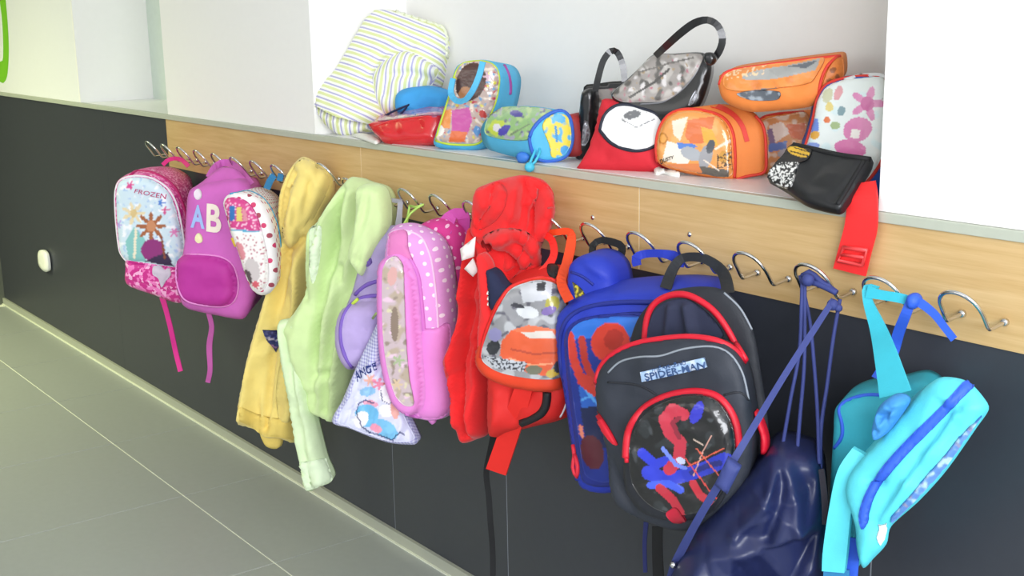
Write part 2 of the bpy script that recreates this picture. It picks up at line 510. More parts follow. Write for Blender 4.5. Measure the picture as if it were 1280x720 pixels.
def wood():
    m = bpy.data.materials.new('beech_veneer'); m.use_nodes = True; nt = m.node_tree; b = nt.nodes['Principled BSDF']
    b.inputs['Roughness'].default_value = .42
    tc = nt.nodes.new('ShaderNodeTexCoord'); mp = nt.nodes.new('ShaderNodeMapping'); mp.inputs['Scale'].default_value = (1.2, 20, 22)
    nt.links.new(tc.outputs['Object'], mp.inputs[0])
    n = nt.nodes.new('ShaderNodeTexNoise'); n.inputs['Scale'].default_value = 3.2; n.inputs['Detail'].default_value = 6; n.inputs['Distortion'].default_value = .6
    nt.links.new(mp.outputs[0], n.inputs['Vector'])
    mp2 = nt.nodes.new('ShaderNodeMapping'); mp2.inputs['Scale'].default_value = (6, 200, 160); nt.links.new(tc.outputs['Object'], mp2.inputs[0])
    n2 = nt.nodes.new('ShaderNodeTexNoise'); n2.inputs['Scale'].default_value = 3; nt.links.new(mp2.outputs[0], n2.inputs['Vector'])
    ad = _math(nt, 'MULTIPLY_ADD', n2.outputs[0], .35, n.outputs[0])
    r = nt.nodes.new('ShaderNodeValToRGB'); nt.links.new(ad, r.inputs[0])
    e = r.color_ramp.elements; e[0].position = .35; e[0].color = (*lin('c59f66'), 1); e[1].position = .95; e[1].color = (*lin('dcbc88'), 1)
    nt.links.new(r.outputs[0], b.inputs['Base Color'])
    return m
WOOD = wood()
ST = 'structure'
XL, XR = -6.45, 1.6
floor = box('floor', (XL-.3, -5.2, -.05), (XR, .02, -.002), GROUT, kind=ST)
tile_me = None
for i in range(-7, 8):
    for j in range(0, 9):
        x0 = -2.79+.6*i; y1 = -.318-.6*(j-1)
        if x0 < XL-.3 or x0+.6 > XR: continue
        yb = min(y1, -.006); ya = y1-.6
        if j == 0:
            box('floor_tile', (x0+.002, -.3160, -.004), (x0+.598, -.007, 0), TILE, floor)
            continue
        if tile_me is None:
            o = box('floor_tile', (.002, .002, -.004), (.598, .598, 0), TILE, floor, bev=.0012); tile_me = o.data
        else:
            o = link(bpy.data.objects.new('floor_tile', tile_me), floor); BV[o] = None
        o.location = (x0, ya-.6+.6, 0)
box('ceiling', (XL-.3, -5.2, 2.8), (XR, .4, 2.85), CEIL, kind=ST)
lower = box('wall_lower', (XL, .012, 0), (XR, .4, 1.05), JOINT, kind=ST)
seams = [XL, -4.75, -2.711, -2.2, -1.18, -.16, XR]
for a, b in zip(seams, seams[1:]):
    box('wall_panel', (a+.0016 if a > -3 else a+.0002, .004, .032), (b-.0016 if b > -3 else b-.0002, .013, 1.06), DARK, lower, bev=.0005)
for a in seams[2:6]:
    box('joint_strip', (a-.0016, .005, .032), (a+.0016, .0125, 1.06), JOINT, lower)
box('baseboard_back', (XL, -.006, 0), (XR, .013, .032), SKIRT, kind=ST)
box('trim_1', (XL, -.012, -.001), (XR, -.006, .003), SEAL, kind=ST)
box('trim_2', (XL, .014, 1.0605), (XR, .36, SH), STONE, kind=ST)
box('trim_3', (XL, -.006, 1.0605), (XR, .014, SH-.0006), EDGE, kind=ST, bev=.0015)
# walls above the ledge, with the two recesses
box('wall_left', (XL, .002, SH), (-5.0, .36, 2.8), CREAM, kind=ST)
box('wall_left_jamb', (-5.0, .002, SH), (-4.985, .36, 2.8), WHITE, kind=ST)
box('wall_middle', (-4.09, .002, SH), (-3.045, .36, 2.8), WHITE, kind=ST)
box('wall_right', (-1.196, .002, SH), (XR, .36, 2.8), WHITE, kind=ST)
box('wall_recess_back', (-3.045, .31, SH), (-1.196, .36, 2.8), RECESS, kind=ST)
box('window_1', (-4.985, .3, SH), (-4.09, .35, 2.8), mat('grey_green_pane', 'cfdcd2', .3, 0), kind=ST)  # back of the left recess in one even grey-green
box('wall_end', (XL-.06, -5.2, 0), (XL, .36, 2.8), mat('end_wall_grey', '5f6354', .6, .05), kind=ST)
# beech rail carrying the hooks
rail = Thing('coat_rail', 'long beech board under the stone ledge carrying all the chrome hooks', 'coat rail', (-2.4, 0, .979))
for a, b in ((-4.11, -2.802), (-2.8, -1.746), (-1.744, -.69), (-.688, .366)):
    box('board', (a+2.4, 0, .8985-.979), (b+2.4, .013, 1.0600-.979), WOOD, rail.root, bev=.001)
for a in (-2.801, -1.745, -.689):
    box('board_joint', (a-.001+2.4, .001, .899-.979), (a+.001+2.4, .012, 1.06-.979), mat('cream_filler', 'efe6cc', .7, 0), rail.root)
def screw(x, y):
    c = wy(x, y, 0)
    rail.ball('screw_cap', CHROME, c, .0055, sq=(1, .6, 1), n=8)
for q in ((741, 272), (862, 293)): screw(*q)

# painted green loop on the far wall, white cover plate on the dark panel
t = Thing('wall_painting', 'bright green looped line painted on the pale yellow far wall', 'wall painting', wy(2, 60, 0))
pts = [(-14, -30), (2, -28), (8, 10), (11, 60), (9, 95), (4, 104), (-4, 98), (-12, 80), (-12, 75), (-3, 78), (3, 76), (4, 60), (2, 20), (-4, -12), (-14, -18)]
t.plane = pl(2, 60, 0, 0)
v, tr, D, nb = fill(spline(pts, True, 5), 8)
F0 = [wy(x, y, -.0015) for x, y in v]; F1 = [wy(x, y, -.003) for x, y in v]; n_ = len(v)
t.make('paint_stroke', F0+F1, [tuple(q) for q in tr]+[tuple(n_+i for i in q[::-1]) for q in tr]+[(i, n_+i, n_+(i+1) % nb, (i+1) % nb) for i in range(nb)], GREEN, smooth=False)
t = Thing('wall_cover_plate', 'small white rounded cover plate on the dark wall panel at far left', 'cover plate', wy(53, 326, 0))
t.soft('plate', PLASTIC, [(47, 318), (49, 313), (54, 313), (58, 318), (60, 330), (60, 338), (57, 340), (52, 337), (48, 331)], pl(53, 326, .014), .006, .02, back=.012, step=3, wall=False)

# chrome hooks: one bent wire with two prongs into the board
def hook(k, dz=0):
    xc = -1.001-.1344*k; z = .9405+dz
    n = ['last', 'second', 'third', 'fourth', 'fifth', 'sixth', 'seventh', 'eighth', 'ninth', 'tenth', 'eleventh', 'twelfth', 'thirteenth', 'fourteenth',
         'fifteenth', 'sixteenth', 'seventeenth', 'eighteenth', 'nineteenth', 'twentieth', 'twenty-first', 'twenty-second', 'twenty-third', 'twenty-fourth'][k]
    lab = HOOKLAB.get(k) or 'chrome double-prong coat hook, %s from the right end of the rail' % n
    t = Thing('coat_hook', lab, 'hook', (xc, 0, z), 'chrome coat hooks on the beech rail')
    P = [Vector((xc-.035, -.002, z)), Vector((xc-.035, -.030, z-.004)), Vector((xc-.0348, -.040, z-.004)), Vector((xc-.0345, -.046, z+.002))]
    for i in range(0, 13):
        a = math.pi*i/12
        P.append(Vector((xc-.034*math.cos(a), -.055-.024*math.sin(a)**.8, z+.016+.034*math.sin(a)**.85)))
    P += [Vector((2*xc-q.x, q.y, q.z)) for q in P[3::-1]]
    A = _spl([np.array(q) for q in P], [False]*len(P), False, .004)
    t.tube('wire', CHROME, [Vector(q) for q in A], .0032, n=8)
    for sx in (-.035, .035):
        t.tube('collar', CHROME, [Vector((xc+sx, .0, z)), Vector((xc+sx, -.004, z)), Vector((xc+sx, -.0065, z))], [.0062, .0062, .0045], n=10)
HOOKLAB = {0: 'empty chrome hook at the right end of the rail, beyond the turquoise bag',
           3: 'empty chrome hook between the black backpack and the navy drawstring sack',
           1: 'chrome hook the turquoise bag hangs from', 2: 'chrome hook the navy drawstring sack hangs from',
           4: 'chrome hook holding the black webbing loop of the black backpack',
           5: 'chrome hook holding the blue loop of the large blue backpack',
           6: 'chrome hook holding the black strap of the small blue bag',
           7: 'chrome hook holding the orange-red straps beside the red hoodie',
           8: 'chrome hook hidden under the red hoodie',
           9: 'chrome hook half covered at the left edge of the red hoodie',
           10: 'chrome hook with the pink polka dot handle', 11: 'chrome hook with the yellow-green cord tied on',
           12: 'chrome hook with the lilac backpack straps', 13: 'chrome hook hidden inside the green jacket',
           14: 'chrome hook at the right shoulder of the yellow hoodie, set higher on the board', 15: 'chrome hook hidden inside the yellow hoodie',
           16: 'chrome hook touching the left edge of the yellow hoodie', 17: 'chrome hook above the white backpack with hearts',
           19: 'chrome hook holding the purple backpack', 23: 'leftmost chrome hook, past the left end of the beech board'}
for k in range(24):
    hook(k, .026 if k == 14 else 0)
# ------------------------------------------------------------------ hanging things, left to right
def cloth(key, c, rough=.8, **k): return mat(key, c, rough, **k)
PRINT = printed(); GLOSSY = printed('vinyl_print', .35, .8)
BLACKC = cloth('black_nylon', '17181c', .6); BLACKW = cloth('black_webbing', '121316', .7)

# A: pink glitter backpack
pA = pl(190, 300, .235, 42)
t = Thing('backpack', 'pink glitter backpack with pale blue printed front, leftmost bag on the rail', 'backpack', wy(205, 290, .12))
gl = pattern('pink_glitter', 'glitter', 'cf2a8c', ['f07ac0', 'f9b4dc'], .009, rough=.4)
pinkA = cloth('hot_pink_nylon', 'd4267f', .6)
A_out = [(143, 240), (147, 226), (158, 220), (175, 219), (193, 223), (211, 236), (222, 259), (230, 295), (236, 335), (235, 368), (224, 379), (190, 368), (162, 358), (156, 350), (157, 328), (150, 317), (145, 277)]
b = t.soft('body', gl, A_out, pA, .018, .03, off=(30, -19), dback=.05, side=.008, taper=.97)
spec = ['cfe3ee', ('n', 7, .2, 'f3f6fb', 1), ('n', 5, .35, 'a9c8ea', 5), ('s', 165, 231, 6, 5, 'd7488f'), ('s', 203, 253, 5, 5, '4a7fd0'), ('s', 208, 262, 5, 4, 'd24a8a'), ('s', 219, 290, 6, 6, 'd878b4'),
        ('s', 150, 280, 6, 6, 'b7a4e4'), ('s', 169, 266, 15, 7, 'e6d6ae'), ('e', 169, 266, 4, 5, 0, 'd8bf86'), ('p', [(159, 300), (170, 282), (184, 300), (184, 328), (163, 326)], '86c5c2'), ('s', 191, 282, 19, 8, 'a5623c'), ('e', 191, 282, 6, 7, 0, 'c98a62'),
        ('e', 193, 312, 15, 14, 0, '8e2d78'), ('p', [(183, 326), (200, 318), (212, 315), (219, 334)], '39254a'), ('l', [(172, 286), (170, 322)], 3, 'f1e6cc'), ('l', [(204, 296), (208, 322)], 3, '8a4a30')]
fp = t.patch('front_panel', PRINT, [(146, 240), (150, 228), (160, 223), (175, 222), (192, 226), (209, 239), (219, 260), (227, 295), (229, 315), (219, 334, 1), (185, 329), (158, 325, 1), (151, 315), (147, 277)], T=.010, R=10, spec=spec, step=2)
wht = cloth('white_piping', 'e9e6ec', .6)
t.seam('piping', wht, [(158, 326), (150, 316), (145, 277), (144, 240), (149, 226), (160, 221), (175, 220), (193, 224), (211, 237), (222, 259), (229, 295), (231, 317)], .0035, on=[b, fp])
mg = cloth('magenta_zip', 'b81668', .6)
t.seam('zipper', mg, [(163, 215), (180, 214), (198, 219), (217, 233), (229, 258), (236, 295), (238, 330)], .006)
lp = t.patch('lower_pocket', gl, [(157, 327, 1), (190, 332), (219, 336, 1), (221, 362), (190, 358), (158, 349, 1)], T=.008, R=6)
t.patch('heart_badge', cloth('silver_badge', 'cfc4d6', .35), [(192, 333), (201, 332), (206, 338), (211, 335), (214, 343), (207, 352), (202, 359), (198, 348), (191, 343)], on=[lp, b], T=.005, R=3)
t.text('lettering', mg, 'FROZEN', [(170, 236), (208, 243), (207, 249), (168, 241)], on=[fp], parent=fp)
t.ribbon('strap', cloth('pink_webbing', 'd92a92', .7), [(203, 371, .12, 7), (208, 388, .115, 6), (214, 412, .11, 6), (220, 440, .1, 6), (226, 464, .1, 6)])
t.ribbon('handle', pinkA, [(204, 206, .1, 5), (209, 201, .085, 5), (218, 198, .07, 5), (228, 200, .066, 5), (236, 208, .07, 5)], a=20)

# B: purple backpack with letters
t = Thing('backpack', 'purple-pink backpack with the letters AB and a magenta front pocket', 'backpack', wy(280, 300, .12))
orch = cloth('orchid_nylon', 'c862b8', .7)
B_out = [(234, 250), (238, 237), (250, 231), (275, 226), (298, 225), (312, 240), (318, 300), (319, 360), (312, 386), (303, 399), (270, 394), (235, 386), (226, 376), (227, 330), (231, 300)]
pB = pl(270, 310, .225, 42)
b = t.soft('body', orch, B_out, pB, .03, .06, off=(26, -15), dback=.05, taper=.93, nz=(.006, 30))
t.soft('top_flap', orch, [(240, 237), (254, 226), (268, 214), (277, 209), (293, 210), (303, 218), (313, 232), (314, 243), (296, 238), (275, 237), (256, 238)], pl(275, 225, .15, 35, 35), .012, .03, back=.03, nz=(.006, 20))
mag = cloth('magenta_nylon', 'b52a96', .65)
pk = t.patch('pocket', mag, [(221, 332), (226, 320), (247, 318), (270, 320), (284, 325), (293, 335), (298, 356), (293, 376), (279, 383), (252, 381), (230, 374), (221, 352)], T=.03, R=14)
t.seam('piping', cloth('pink_piping', 'e08ad0', .6), [(247, 318), (270, 320), (284, 325), (293, 335), (298, 356), (293, 376), (279, 383), (252, 381), (230, 374), (221, 352), (221, 332), (226, 320), (247, 318)], .0035, on=[pk, b], parent=pk)
t.text('letter_a', cloth('pale_blue_felt', '9fb8ea', .8), 'A', [(242, 255), (254, 257), (256, 286), (239, 284)], bold=.03)
t.text('letter_b', cloth('cream_felt', 'ece0d2', .8), 'B', [(259, 254), (277, 256), (277, 292), (258, 289)], bold=.03)
t.patch('felt_spot', cloth('pale_felt', 'e6d8e6', .8), [(243, 240), (248, 236), (252, 240), (252, 247), (247, 250), (243, 246)], T=.002, R=3)
t.patch('felt_spot', cloth('yellow_felt', 'ece4b4', .8), [(245, 294), (249, 291), (253, 296), (253, 302), (248, 304), (244, 300)], T=.002, R=3)
t.ribbon('handle', orch, [(262, 222, .14, 9), (268, 211, .11, 9), (277, 204, .075, 9), (290, 205, .06, 9), (302, 216, .08, 9), (314, 231, .12, 10)], a=25)
t.ribbon('strap', cloth('orchid_webbing', 'cf62b4', .7), [(261, 391, .12, 6), (265, 408, .11, 6), (262, 432, .105, 7), (263, 462, .1, 6), (260, 478, .1, 6)])

# C: white backpack with hearts
t = Thing('backpack', 'small white backpack scattered with red hearts, tucked behind the yellow hoodie', 'backpack', wy(320, 300, .12))
hearts = pattern('heart_print', 'dots', 'efeaec', ['d0406e', 'a84a5c'], .042, 20, .16)
pC = pl(315, 305, .235, 42)
C_out = [(279, 254), (284, 244), (296, 241), (312, 243), (328, 254), (340, 280), (346, 320), (346, 352), (338, 366), (326, 369), (315, 362), (306, 342), (298, 316), (288, 290), (283, 270)]
b = t.soft('body', hearts, C_out, pC, .015, .03, off=(21, -15), dback=.06, taper=.95)
pkd = pattern('pink_dot_print', 'dots', 'cf3a80', ['f4d9e4', 'f4d9e4'], .012, 0, .25)
fp = t.patch('front_pocket', PRINT, [(281, 255), (285, 248), (296, 247), (309, 252), (320, 266), (328, 290), (335, 325), (335, 352), (326, 364), (316, 358), (307, 340), (299, 316), (290, 290), (285, 270)], T=.012, R=8, step=2,
             spec=['efe9e8', ('n', 2.6, .24, 'b04a66', 3), ('p', [(278, 240), (310, 240), (334, 290), (290, 284)], 'cf3f86'), ('f', [(278, 240), (310, 240), (334, 290), (290, 284)], 2, .28, 'f2c4da', 8),
                   ('p', [(289, 257), (297, 256), (297, 274), (290, 275)], '2c6cb0'), ('p', [(298, 257), (304, 258), (306, 275), (299, 275)], 'd8c86a'), ('p', [(305, 259), (310, 261), (313, 275), (307, 276)], 'd78a9a'),
                   ('l', [(289, 287), (331, 291)], 5, 'f2f0ee'), ('l', [(289, 286), (331, 289)], 2, '4fa4c8'), ('e', 318, 336, 9, 15, -15, 'c9bfc0'), ('e', 312, 345, 5, 10, -20, '55464c'), ('e', 322, 354, 5, 4, 0, 'cf5a68'), ('e', 303, 312, 5, 12, -20, 'd88a94')])
t.seam('blue_piping', cloth('blue_piping', '3f9cc4', .6), [(287, 241), (304, 238), (322, 243), (336, 256), (347, 282), (351, 310)], .003)
t.seam('zipper_pull', cloth('yellow_pull', 'd8b43a', .5), [(288, 298), (290, 304), (289, 310)], .006, on=[fp, b], parent=fp)
t.ribbon('loop', cloth('blue_webbing', '2f7fb4', .7), [(334, 236, .1, 8), (338, 226, .075, 8), (343, 219, .06, 8)], a=10)
t.ribbon('loop', cloth('blue_webbing', '2f7fb4', .7), [(350, 226, .07, 7), (352, 217, .06, 7)], a=10)

# D: yellow hoodie
t = Thing('hoodie', 'yellow hoodie hanging in long folds beside the pale green jacket', 'hoodie', wy(355, 350, .1))
yel = cloth('yellow_fleece', 'f1da80', .9, weave=.3, sheen=.2)
yel2 = cloth('yellow_rib', 'ecd070', .9, weave=.4)
pD = pl(350, 380, .14, 42)
D_out = [(380, 196), (397, 204), (411, 214), (416, 228), (413, 246), (402, 266), (398, 300), (392, 350), (384, 410), (376, 480), (371, 551), (350, 548), (330, 545), (318, 537), (299, 527), (298, 505), (307, 460), (317, 420), (326, 390), (338, 350), (348, 318), (351, 300), (348, 276), (349, 246), (357, 222), (368, 204)]
b = t.soft('body', yel, D_out, pD, .028, .03, back=.04, step=3.5, nz=(.008, 40, 2.1), taper=.96, edge=.02, drape=[(.034, 22, (-45, 330), 2.2)], facet=[(.010, 26, 1.8, 3)],
           folds=[([(372, 215), (358, 250), (357, 300), (364, 325)], -.030, 5), ([(390, 205), (376, 250), (370, 300)], .014, 8), ([(412, 225), (396, 262), (376, 292)], -.02, 5), ([(356, 318), (368, 310), (384, 296)], -.028, 5),
                  ([(352, 330), (335, 390), (322, 450), (312, 515)], .022, 7), ([(366, 330), (352, 400), (345, 470), (338, 530)], -.028, 6), ([(380, 320), (374, 400), (366, 480), (358, 540)], .02, 7), ([(340, 420), (331, 480), (326, 540)], -.012, 4)])
hd = t.patch('hood', yel, [(380, 198), (396, 206), (409, 216), (413, 230), (405, 250), (392, 275), (376, 297), (362, 310), (354, 296), (352, 270), (354, 245), (361, 222), (370, 206)], T=.022, R=16, off=.001,
             folds=[([(382, 202), (370, 235), (366, 280)], -.01, 4), ([(398, 212), (384, 245), (372, 285)], -.008, 5)])
t.patch('hem_band', yel2, [(298, 507, 1), (318, 516), (340, 522), (372, 526, 1), (370, 551, 1), (350, 547), (330, 545), (318, 536), (299, 526, 1)], T=.006, R=5, off=.001)
t.soft('hem_tab', yel2, [(326, 540), (349, 543), (350, 556), (346, 561), (336, 560), (330, 555)], pl(338, 550, .15, 30), .008, .01, back=.015, step=4)
t.patch('printed_lining', PRINT, [(328, 412, 1), (340, 413), (352, 411, 1), (353, 424), (346, 440, 1), (337, 430)], T=.012, R=5, off=.003, step=2, spec=['2c3166', ('l', [(327, 418), (352, 424)], 2, 'c4bcd0'), ('l', [(329, 426), (349, 434)], 1.6, '9f6f9a'), ('n', 3, .25, '4f5aa0', 2)])
t.patch('sleeve', yel, [(352, 445), (362, 425), (374, 430), (376, 470), (370, 500), (360, 528), (349, 524), (345, 490)], T=.02, R=9, off=.001, folds=[([(362, 440), (359, 500)], -.01, 3)])

# E: pale green jacket
t = Thing('jacket', 'pale green zip jacket with one long sleeve hanging almost to the skirting', 'jacket', wy(425, 380, .12))
grn = cloth('pale_green_fleece', 'd0e6a6', .9, weave=.25, sheen=.2)
grl = cloth('mint_fleece', 'dff0cd', .9, weave=.25)
pE = pl(420, 370, .15, 32)
E_out = [(440, 221), (457, 226), (479, 234), (487, 254), (485, 289), (477, 320), (467, 360), (452, 400), (438, 460), (427, 505), (417, 527), (402, 521), (388, 512), (378, 480), (365, 440), (356, 412), (370, 388), (384, 362), (383, 321), (386, 290), (396, 278), (403, 270), (417, 250), (428, 232)]
b = t.soft('body', grn, E_out, pE, .028, .03, back=.05, step=3.5, nz=(.008, 38, 7.7), taper=.97, edge=.02, drape=[(.034, 20, (-42, 270), 4.4)], facet=[(.010, 30, 2.0, 5)],
           folds=[([(428, 240), (410, 300), (398, 360), (388, 420), (385, 480)], .022, 8), ([(440, 235), (424, 300), (410, 370), (402, 440), (398, 505)], -.026, 5), ([(450, 235), (438, 300), (424, 380), (414, 450)], .02, 8),
                  ([(436, 330), (430, 390), (420, 450), (410, 510)], -.02, 5), ([(404, 275), (396, 320), (391, 370)], -.02, 4), ([(460, 350), (440, 410), (424, 470)], .016, 8), ([(415, 463), (404, 466)], -.012, 4)])
t.patch('collar_lining', grl, [(387, 290), (400, 281), (401, 300), (398, 330), (391, 354), (387, 326)], T=.008, R=6, off=.003)
t.soft('short_sleeve', grn, [(446, 236), (460, 231), (478, 236), (485, 256), (484, 288), (471, 312), (460, 333), (452, 345), (441, 331), (435, 318), (442, 290), (445, 262)], pl(462, 288, .178, 40), .022, .02, back=.03, step=3.5, edge=.012, drape=[(.014, 14, (-18, 90), 6.6)],
       folds=[([(440, 318), (456, 326), (466, 318)], -.004, 4)])
S_out = [(349, 402), (362, 398), (378, 386), (386, 396), (387, 430), (387, 470), (389, 505), (397, 540), (406, 575), (415, 600), (400, 608), (383, 613), (376, 580), (369, 547), (358, 487), (350, 440)]
sl = t.soft('sleeve', cloth('pale_mint_sleeve', 'd9ecc0', .9, weave=.25), S_out, pl(380, 500, .215, 38), .024, .022, back=.03, step=3.5, edge=.015, drape=[(.016, 12, (45, 200), 3.1)], taper=.98,
            folds=[([(362, 405), (368, 460), (378, 530), (392, 600)], -.016, 5), ([(376, 400), (378, 460), (384, 510)], .012, 5)], nz=(.006, 25))
t.patch('sleeve_cuff', grl, [(372, 578, 1), (388, 576), (407, 572, 1), (416, 600, 1), (400, 608), (383, 613, 1)], on=[sl], T=.008, R=5)

# F: lilac backpack
t = Thing('backpack', 'lilac backpack with a rounded pocket behind the gingham drawstring bag', 'backpack', wy(470, 360, .1))
lil = cloth('lilac_nylon', 'a99ac6', .7); lil2 = cloth('lilac_pocket', 'b5a2d4', .7); vio = cloth('violet_piping', '7a5cb8', .6); grey = cloth('grey_lilac_webbing', 'b3afbe', .7)
F_out = [(466, 289), (480, 283), (500, 283), (515, 298), (520, 420), (495, 452), (460, 462), (441, 460), (431, 448), (425, 425), (427, 398), (433, 382), (440, 366), (447, 340), (457, 308)]
b = t.soft('body', lil, F_out, pl(470, 370, .16, 38), .035, .05, back=.07, nz=(.008, 30, 4), taper=.95, folds=[([(470, 300), (456, 345), (446, 372)], -.012, 4)])
pk = t.patch('pocket', lil2, [(427, 402), (434, 384), (449, 374), (478, 372), (492, 385), (488, 420), (470, 448), (446, 459), (434, 450), (426, 428)], T=.06, R=18, off=.002)
t.seam('pocket_piping', vio, [(480, 370), (462, 370), (446, 375), (434, 386), (427, 402), (426, 425), (431, 445), (440, 459)], .005, on=[pk, b], parent=pk)
t.seam('flap_seam', vio, [(444, 368), (458, 356), (470, 352), (484, 350)], .005)
t.patch('clasp', vio, [(455, 325), (462, 321), (465, 328), (458, 334)], T=.006, R=3)
t.ribbon('strap', grey, [(477, 250, .065, 5), (478, 262, .075, 6), (481, 284, .12, 14)], a=20)
t.ribbon('strap', grey, [(501, 252, .065, 6), (500, 266, .075, 6), (498, 286, .11, 8)], a=20)
t.ribbon('strap', grey, [(474, 249, .07, 5), (488, 250, .064, 5), (503, 252, .062, 5)], a=20)
t.cord('elastic_cord', cloth('lime_cord', 'c4e04a', .6), [(424, 402, .21), (428, 392, .225), (436, 384, .23), (447, 374, .23)], .004)

# G: gingham drawstring bag
t = Thing('drawstring_bag', 'pale lilac gingham drawstring bag with embroidered letters and a bright print', 'bag', wy(470, 480, .16))
ging = pattern('lilac_gingham', 'gingham', 'dcdcf4', ['9c9cd2'], .0075)
pG = pl(470, 480, .235, 40)
G_out = [(474, 399), (479, 395), (484, 399), (486, 430), (488, 457), (498, 494), (511, 526), (522, 551), (518, 556), (489, 554), (460, 545), (438, 536), (415, 527), (428, 500), (444, 462), (460, 428)]
b = t.soft('bag_cloth', ging, G_out, pG, .02, .04, drape=[(.010, 8, (-30, 130), 3.3)], edge=.012, back=.03, step=4, nz=(.005, 25, 9), folds=[([(478, 400), (462, 450), (440, 510)], -.008, 4), ([(479, 400), (474, 450), (470, 470)], .008, 3), ([(480, 400), (482, 450), (486, 470)], -.012, 3), ([(478, 400), (468, 440), (455, 480)], .008, 4)])
t.patch('printed_panel', PRINT, [(474, 455), (486, 462), (496, 496), (508, 527), (517, 549), (489, 551), (462, 543), (436, 533), (422, 526), (436, 498), (448, 470)], off=.002, step=1.6,
        spec=['d6d8f2', ('s', 463, 475, 8, 6, 'f0b8a8'), ('s', 473, 480, 9, 5, 'e88aa8'), ('e', 460, 489, 10, 6, -10, '8fc0e6'), ('e', 463, 504, 10, 4, 10, 'e3a0b6'), ('e', 459, 519, 15, 14, 20, '6fb8e2'), ('e', 452, 524, 8, 11, 30, 'f2eef4'),
              ('s', 484, 477, 6, 5, 'c8604a'), ('e', 485, 492, 11, 12, 0, 'f4f2f6'), ('e', 483, 513, 9, 8, 0, 'f6f4f8'), ('e', 493, 512, 5, 12, -10, 'f0b0a4'), ('e', 482, 536, 18, 10, 35, '7cc0e8'), ('e', 470, 535, 8, 5, 30, 'f0a0b8'),
              ('l', [(446, 515), (448, 505), (457, 500), (468, 504)], 1.6, '23306a'), ('l', [(446, 516), (452, 532), (462, 540), (476, 544), (492, 550)], 1.6, '23306a'), ('l', [(476, 488), (478, 500), (486, 505), (494, 500)], 1.2, '4a4a7a'), ('l', [(492, 548), (500, 540), (506, 544)], 1.5, '23306a')])
t.text('embroidered_letters', cloth('navy_thread', '2b3a7c', .8), 'ANGE', [(443, 466), (469, 452), (470, 461), (447, 477)], off=.004, bold=.02)
lime = cloth('lime_cord', 'b9e070', .6)
t.cord('drawstring', lime, [(477, 400, .23), (482, 340, .23), (496, 300, .16), (513, 267, .085), (528, 256, .068)], .003)
t.cord('drawstring', lime, [(479, 400, .23), (490, 340, .23), (504, 300, .15), (509, 275, .085), (512, 257, .07)], .003)
t.cord('drawstring', lime, [(512, 257, .07), (520, 259, .066), (529, 256, .066)], .003)
t.cord('gather_ring', cloth('green_grey_cord', 'a8c078', .6), [(466, 398, .245), (470, 392, .25), (477, 391, .25), (483, 396, .245)], .003)

# H: pink polka dot backpack
t = Thing('backpack', 'pink polka dot backpack with a clear printed front pocket, beside the red hoodie', 'backpack', wy(530, 380, .1))
dotL = pattern('pale_pink_dot_cloth', 'dots', 'e09cdc', ['f6e4f2', 'f6e4f2'], .034, 30, .13)
dotM = pattern('magenta_dot_cloth', 'dots', 'd3388f', ['f2c2dc', 'f2c2dc'], .034, 30, .12)
pnk = cloth('pink_nylon', 'e58ad6', .65); pnk2 = cloth('rose_nylon', 'd77bb6', .65)
rear = t.soft('rear_compartment', dotM, [(512, 296), (520, 286), (533, 279), (552, 277), (569, 286), (577, 306), (578, 350), (575, 400), (571, 430), (566, 500), (545, 512), (520, 480)], pl(550, 380, .105, 33), .02, .03, back=.06, side=.004)
b = t.soft('body', dotL, [(485, 294), (490, 287), (507, 285), (527, 293), (541, 302), (552, 322), (559, 370), (562, 450), (564, 505), (553, 522), (530, 525), (505, 514), (490, 490), (482, 455), (478, 400), (480, 330)], pl(520, 400, .185, 33), .03, .04, back=.06, side=.006)
t.body = b
t.patch('lower_panel', pnk, [(526, 415), (545, 410), (561, 405), (563, 450), (564, 505), (553, 521), (532, 523), (520, 515)], T=.004, R=6, off=.002)
t.patch('top_panel', pnk2, [(487, 294), (492, 290), (507, 289), (511, 312), (516, 326), (500, 322), (486, 325)], T=.004, R=4, off=.002)
pk = t.patch('front_pocket', pnk, [(477, 335), (484, 321), (500, 317), (514, 326), (523, 350), (529, 420), (534, 490), (531, 508), (520, 517), (505, 512), (492, 495), (482, 458), (477, 410)], T=.035, R=10, off=.002)
t.patch('clear_window', GLOSSY, [(479, 338), (485, 326), (495, 322), (503, 334), (506, 370), (508, 420), (512, 470), (517, 505), (505, 506), (494, 492), (484, 457), (479, 410)], on=[pk], parent=pk, off=.003, step=1.6,
        spec=['c9b6bc', ('n', 14, .1, 'b9a896', 1), ('n', 10, .3, 'e6c8dc', 4), ('n', 8, .32, '97887c', 6), ('n', 7, .36, 'd9d2b0', 9), ('s', 499, 450, 8, 5, 'a8b890'), ('s', 497, 480, 8, 6, 'd8c0a0'), ('e', 494, 405, 5, 22, 0, '8c7a6c'), ('e', 491, 345, 6, 12, 10, 'd9a8a4')])
t.seam('zipper', cloth('lilac_pink_zip', 'cf76c8', .6), [(512, 322), (523, 345), (529, 400), (534, 470), (536, 505), (526, 521), (508, 517)], .005, on=[pk, b], parent=pk)
t.seam('piping', cloth('pale_pink_piping', 'f0c4e8', .5), [(485, 293), (495, 288), (510, 289), (527, 297), (539, 325), (546, 380), (549, 450), (549, 515)], .0028)
t.ribbon('handle', cloth('pink_handle', 'cf52ae', .65), [(556, 290, .1, 17), (560, 276, .08, 18), (570, 266, .066, 12), (579, 270, .06, 16), (581, 284, .05, 13), (579, 296, .045, 9)], a=15)
t.soft('loose_tab', pnk, [(530, 520), (540, 520), (544, 527), (540, 531), (535, 526)], pl(537, 524, .15, 33), .004, .01, back=.01, step=3)

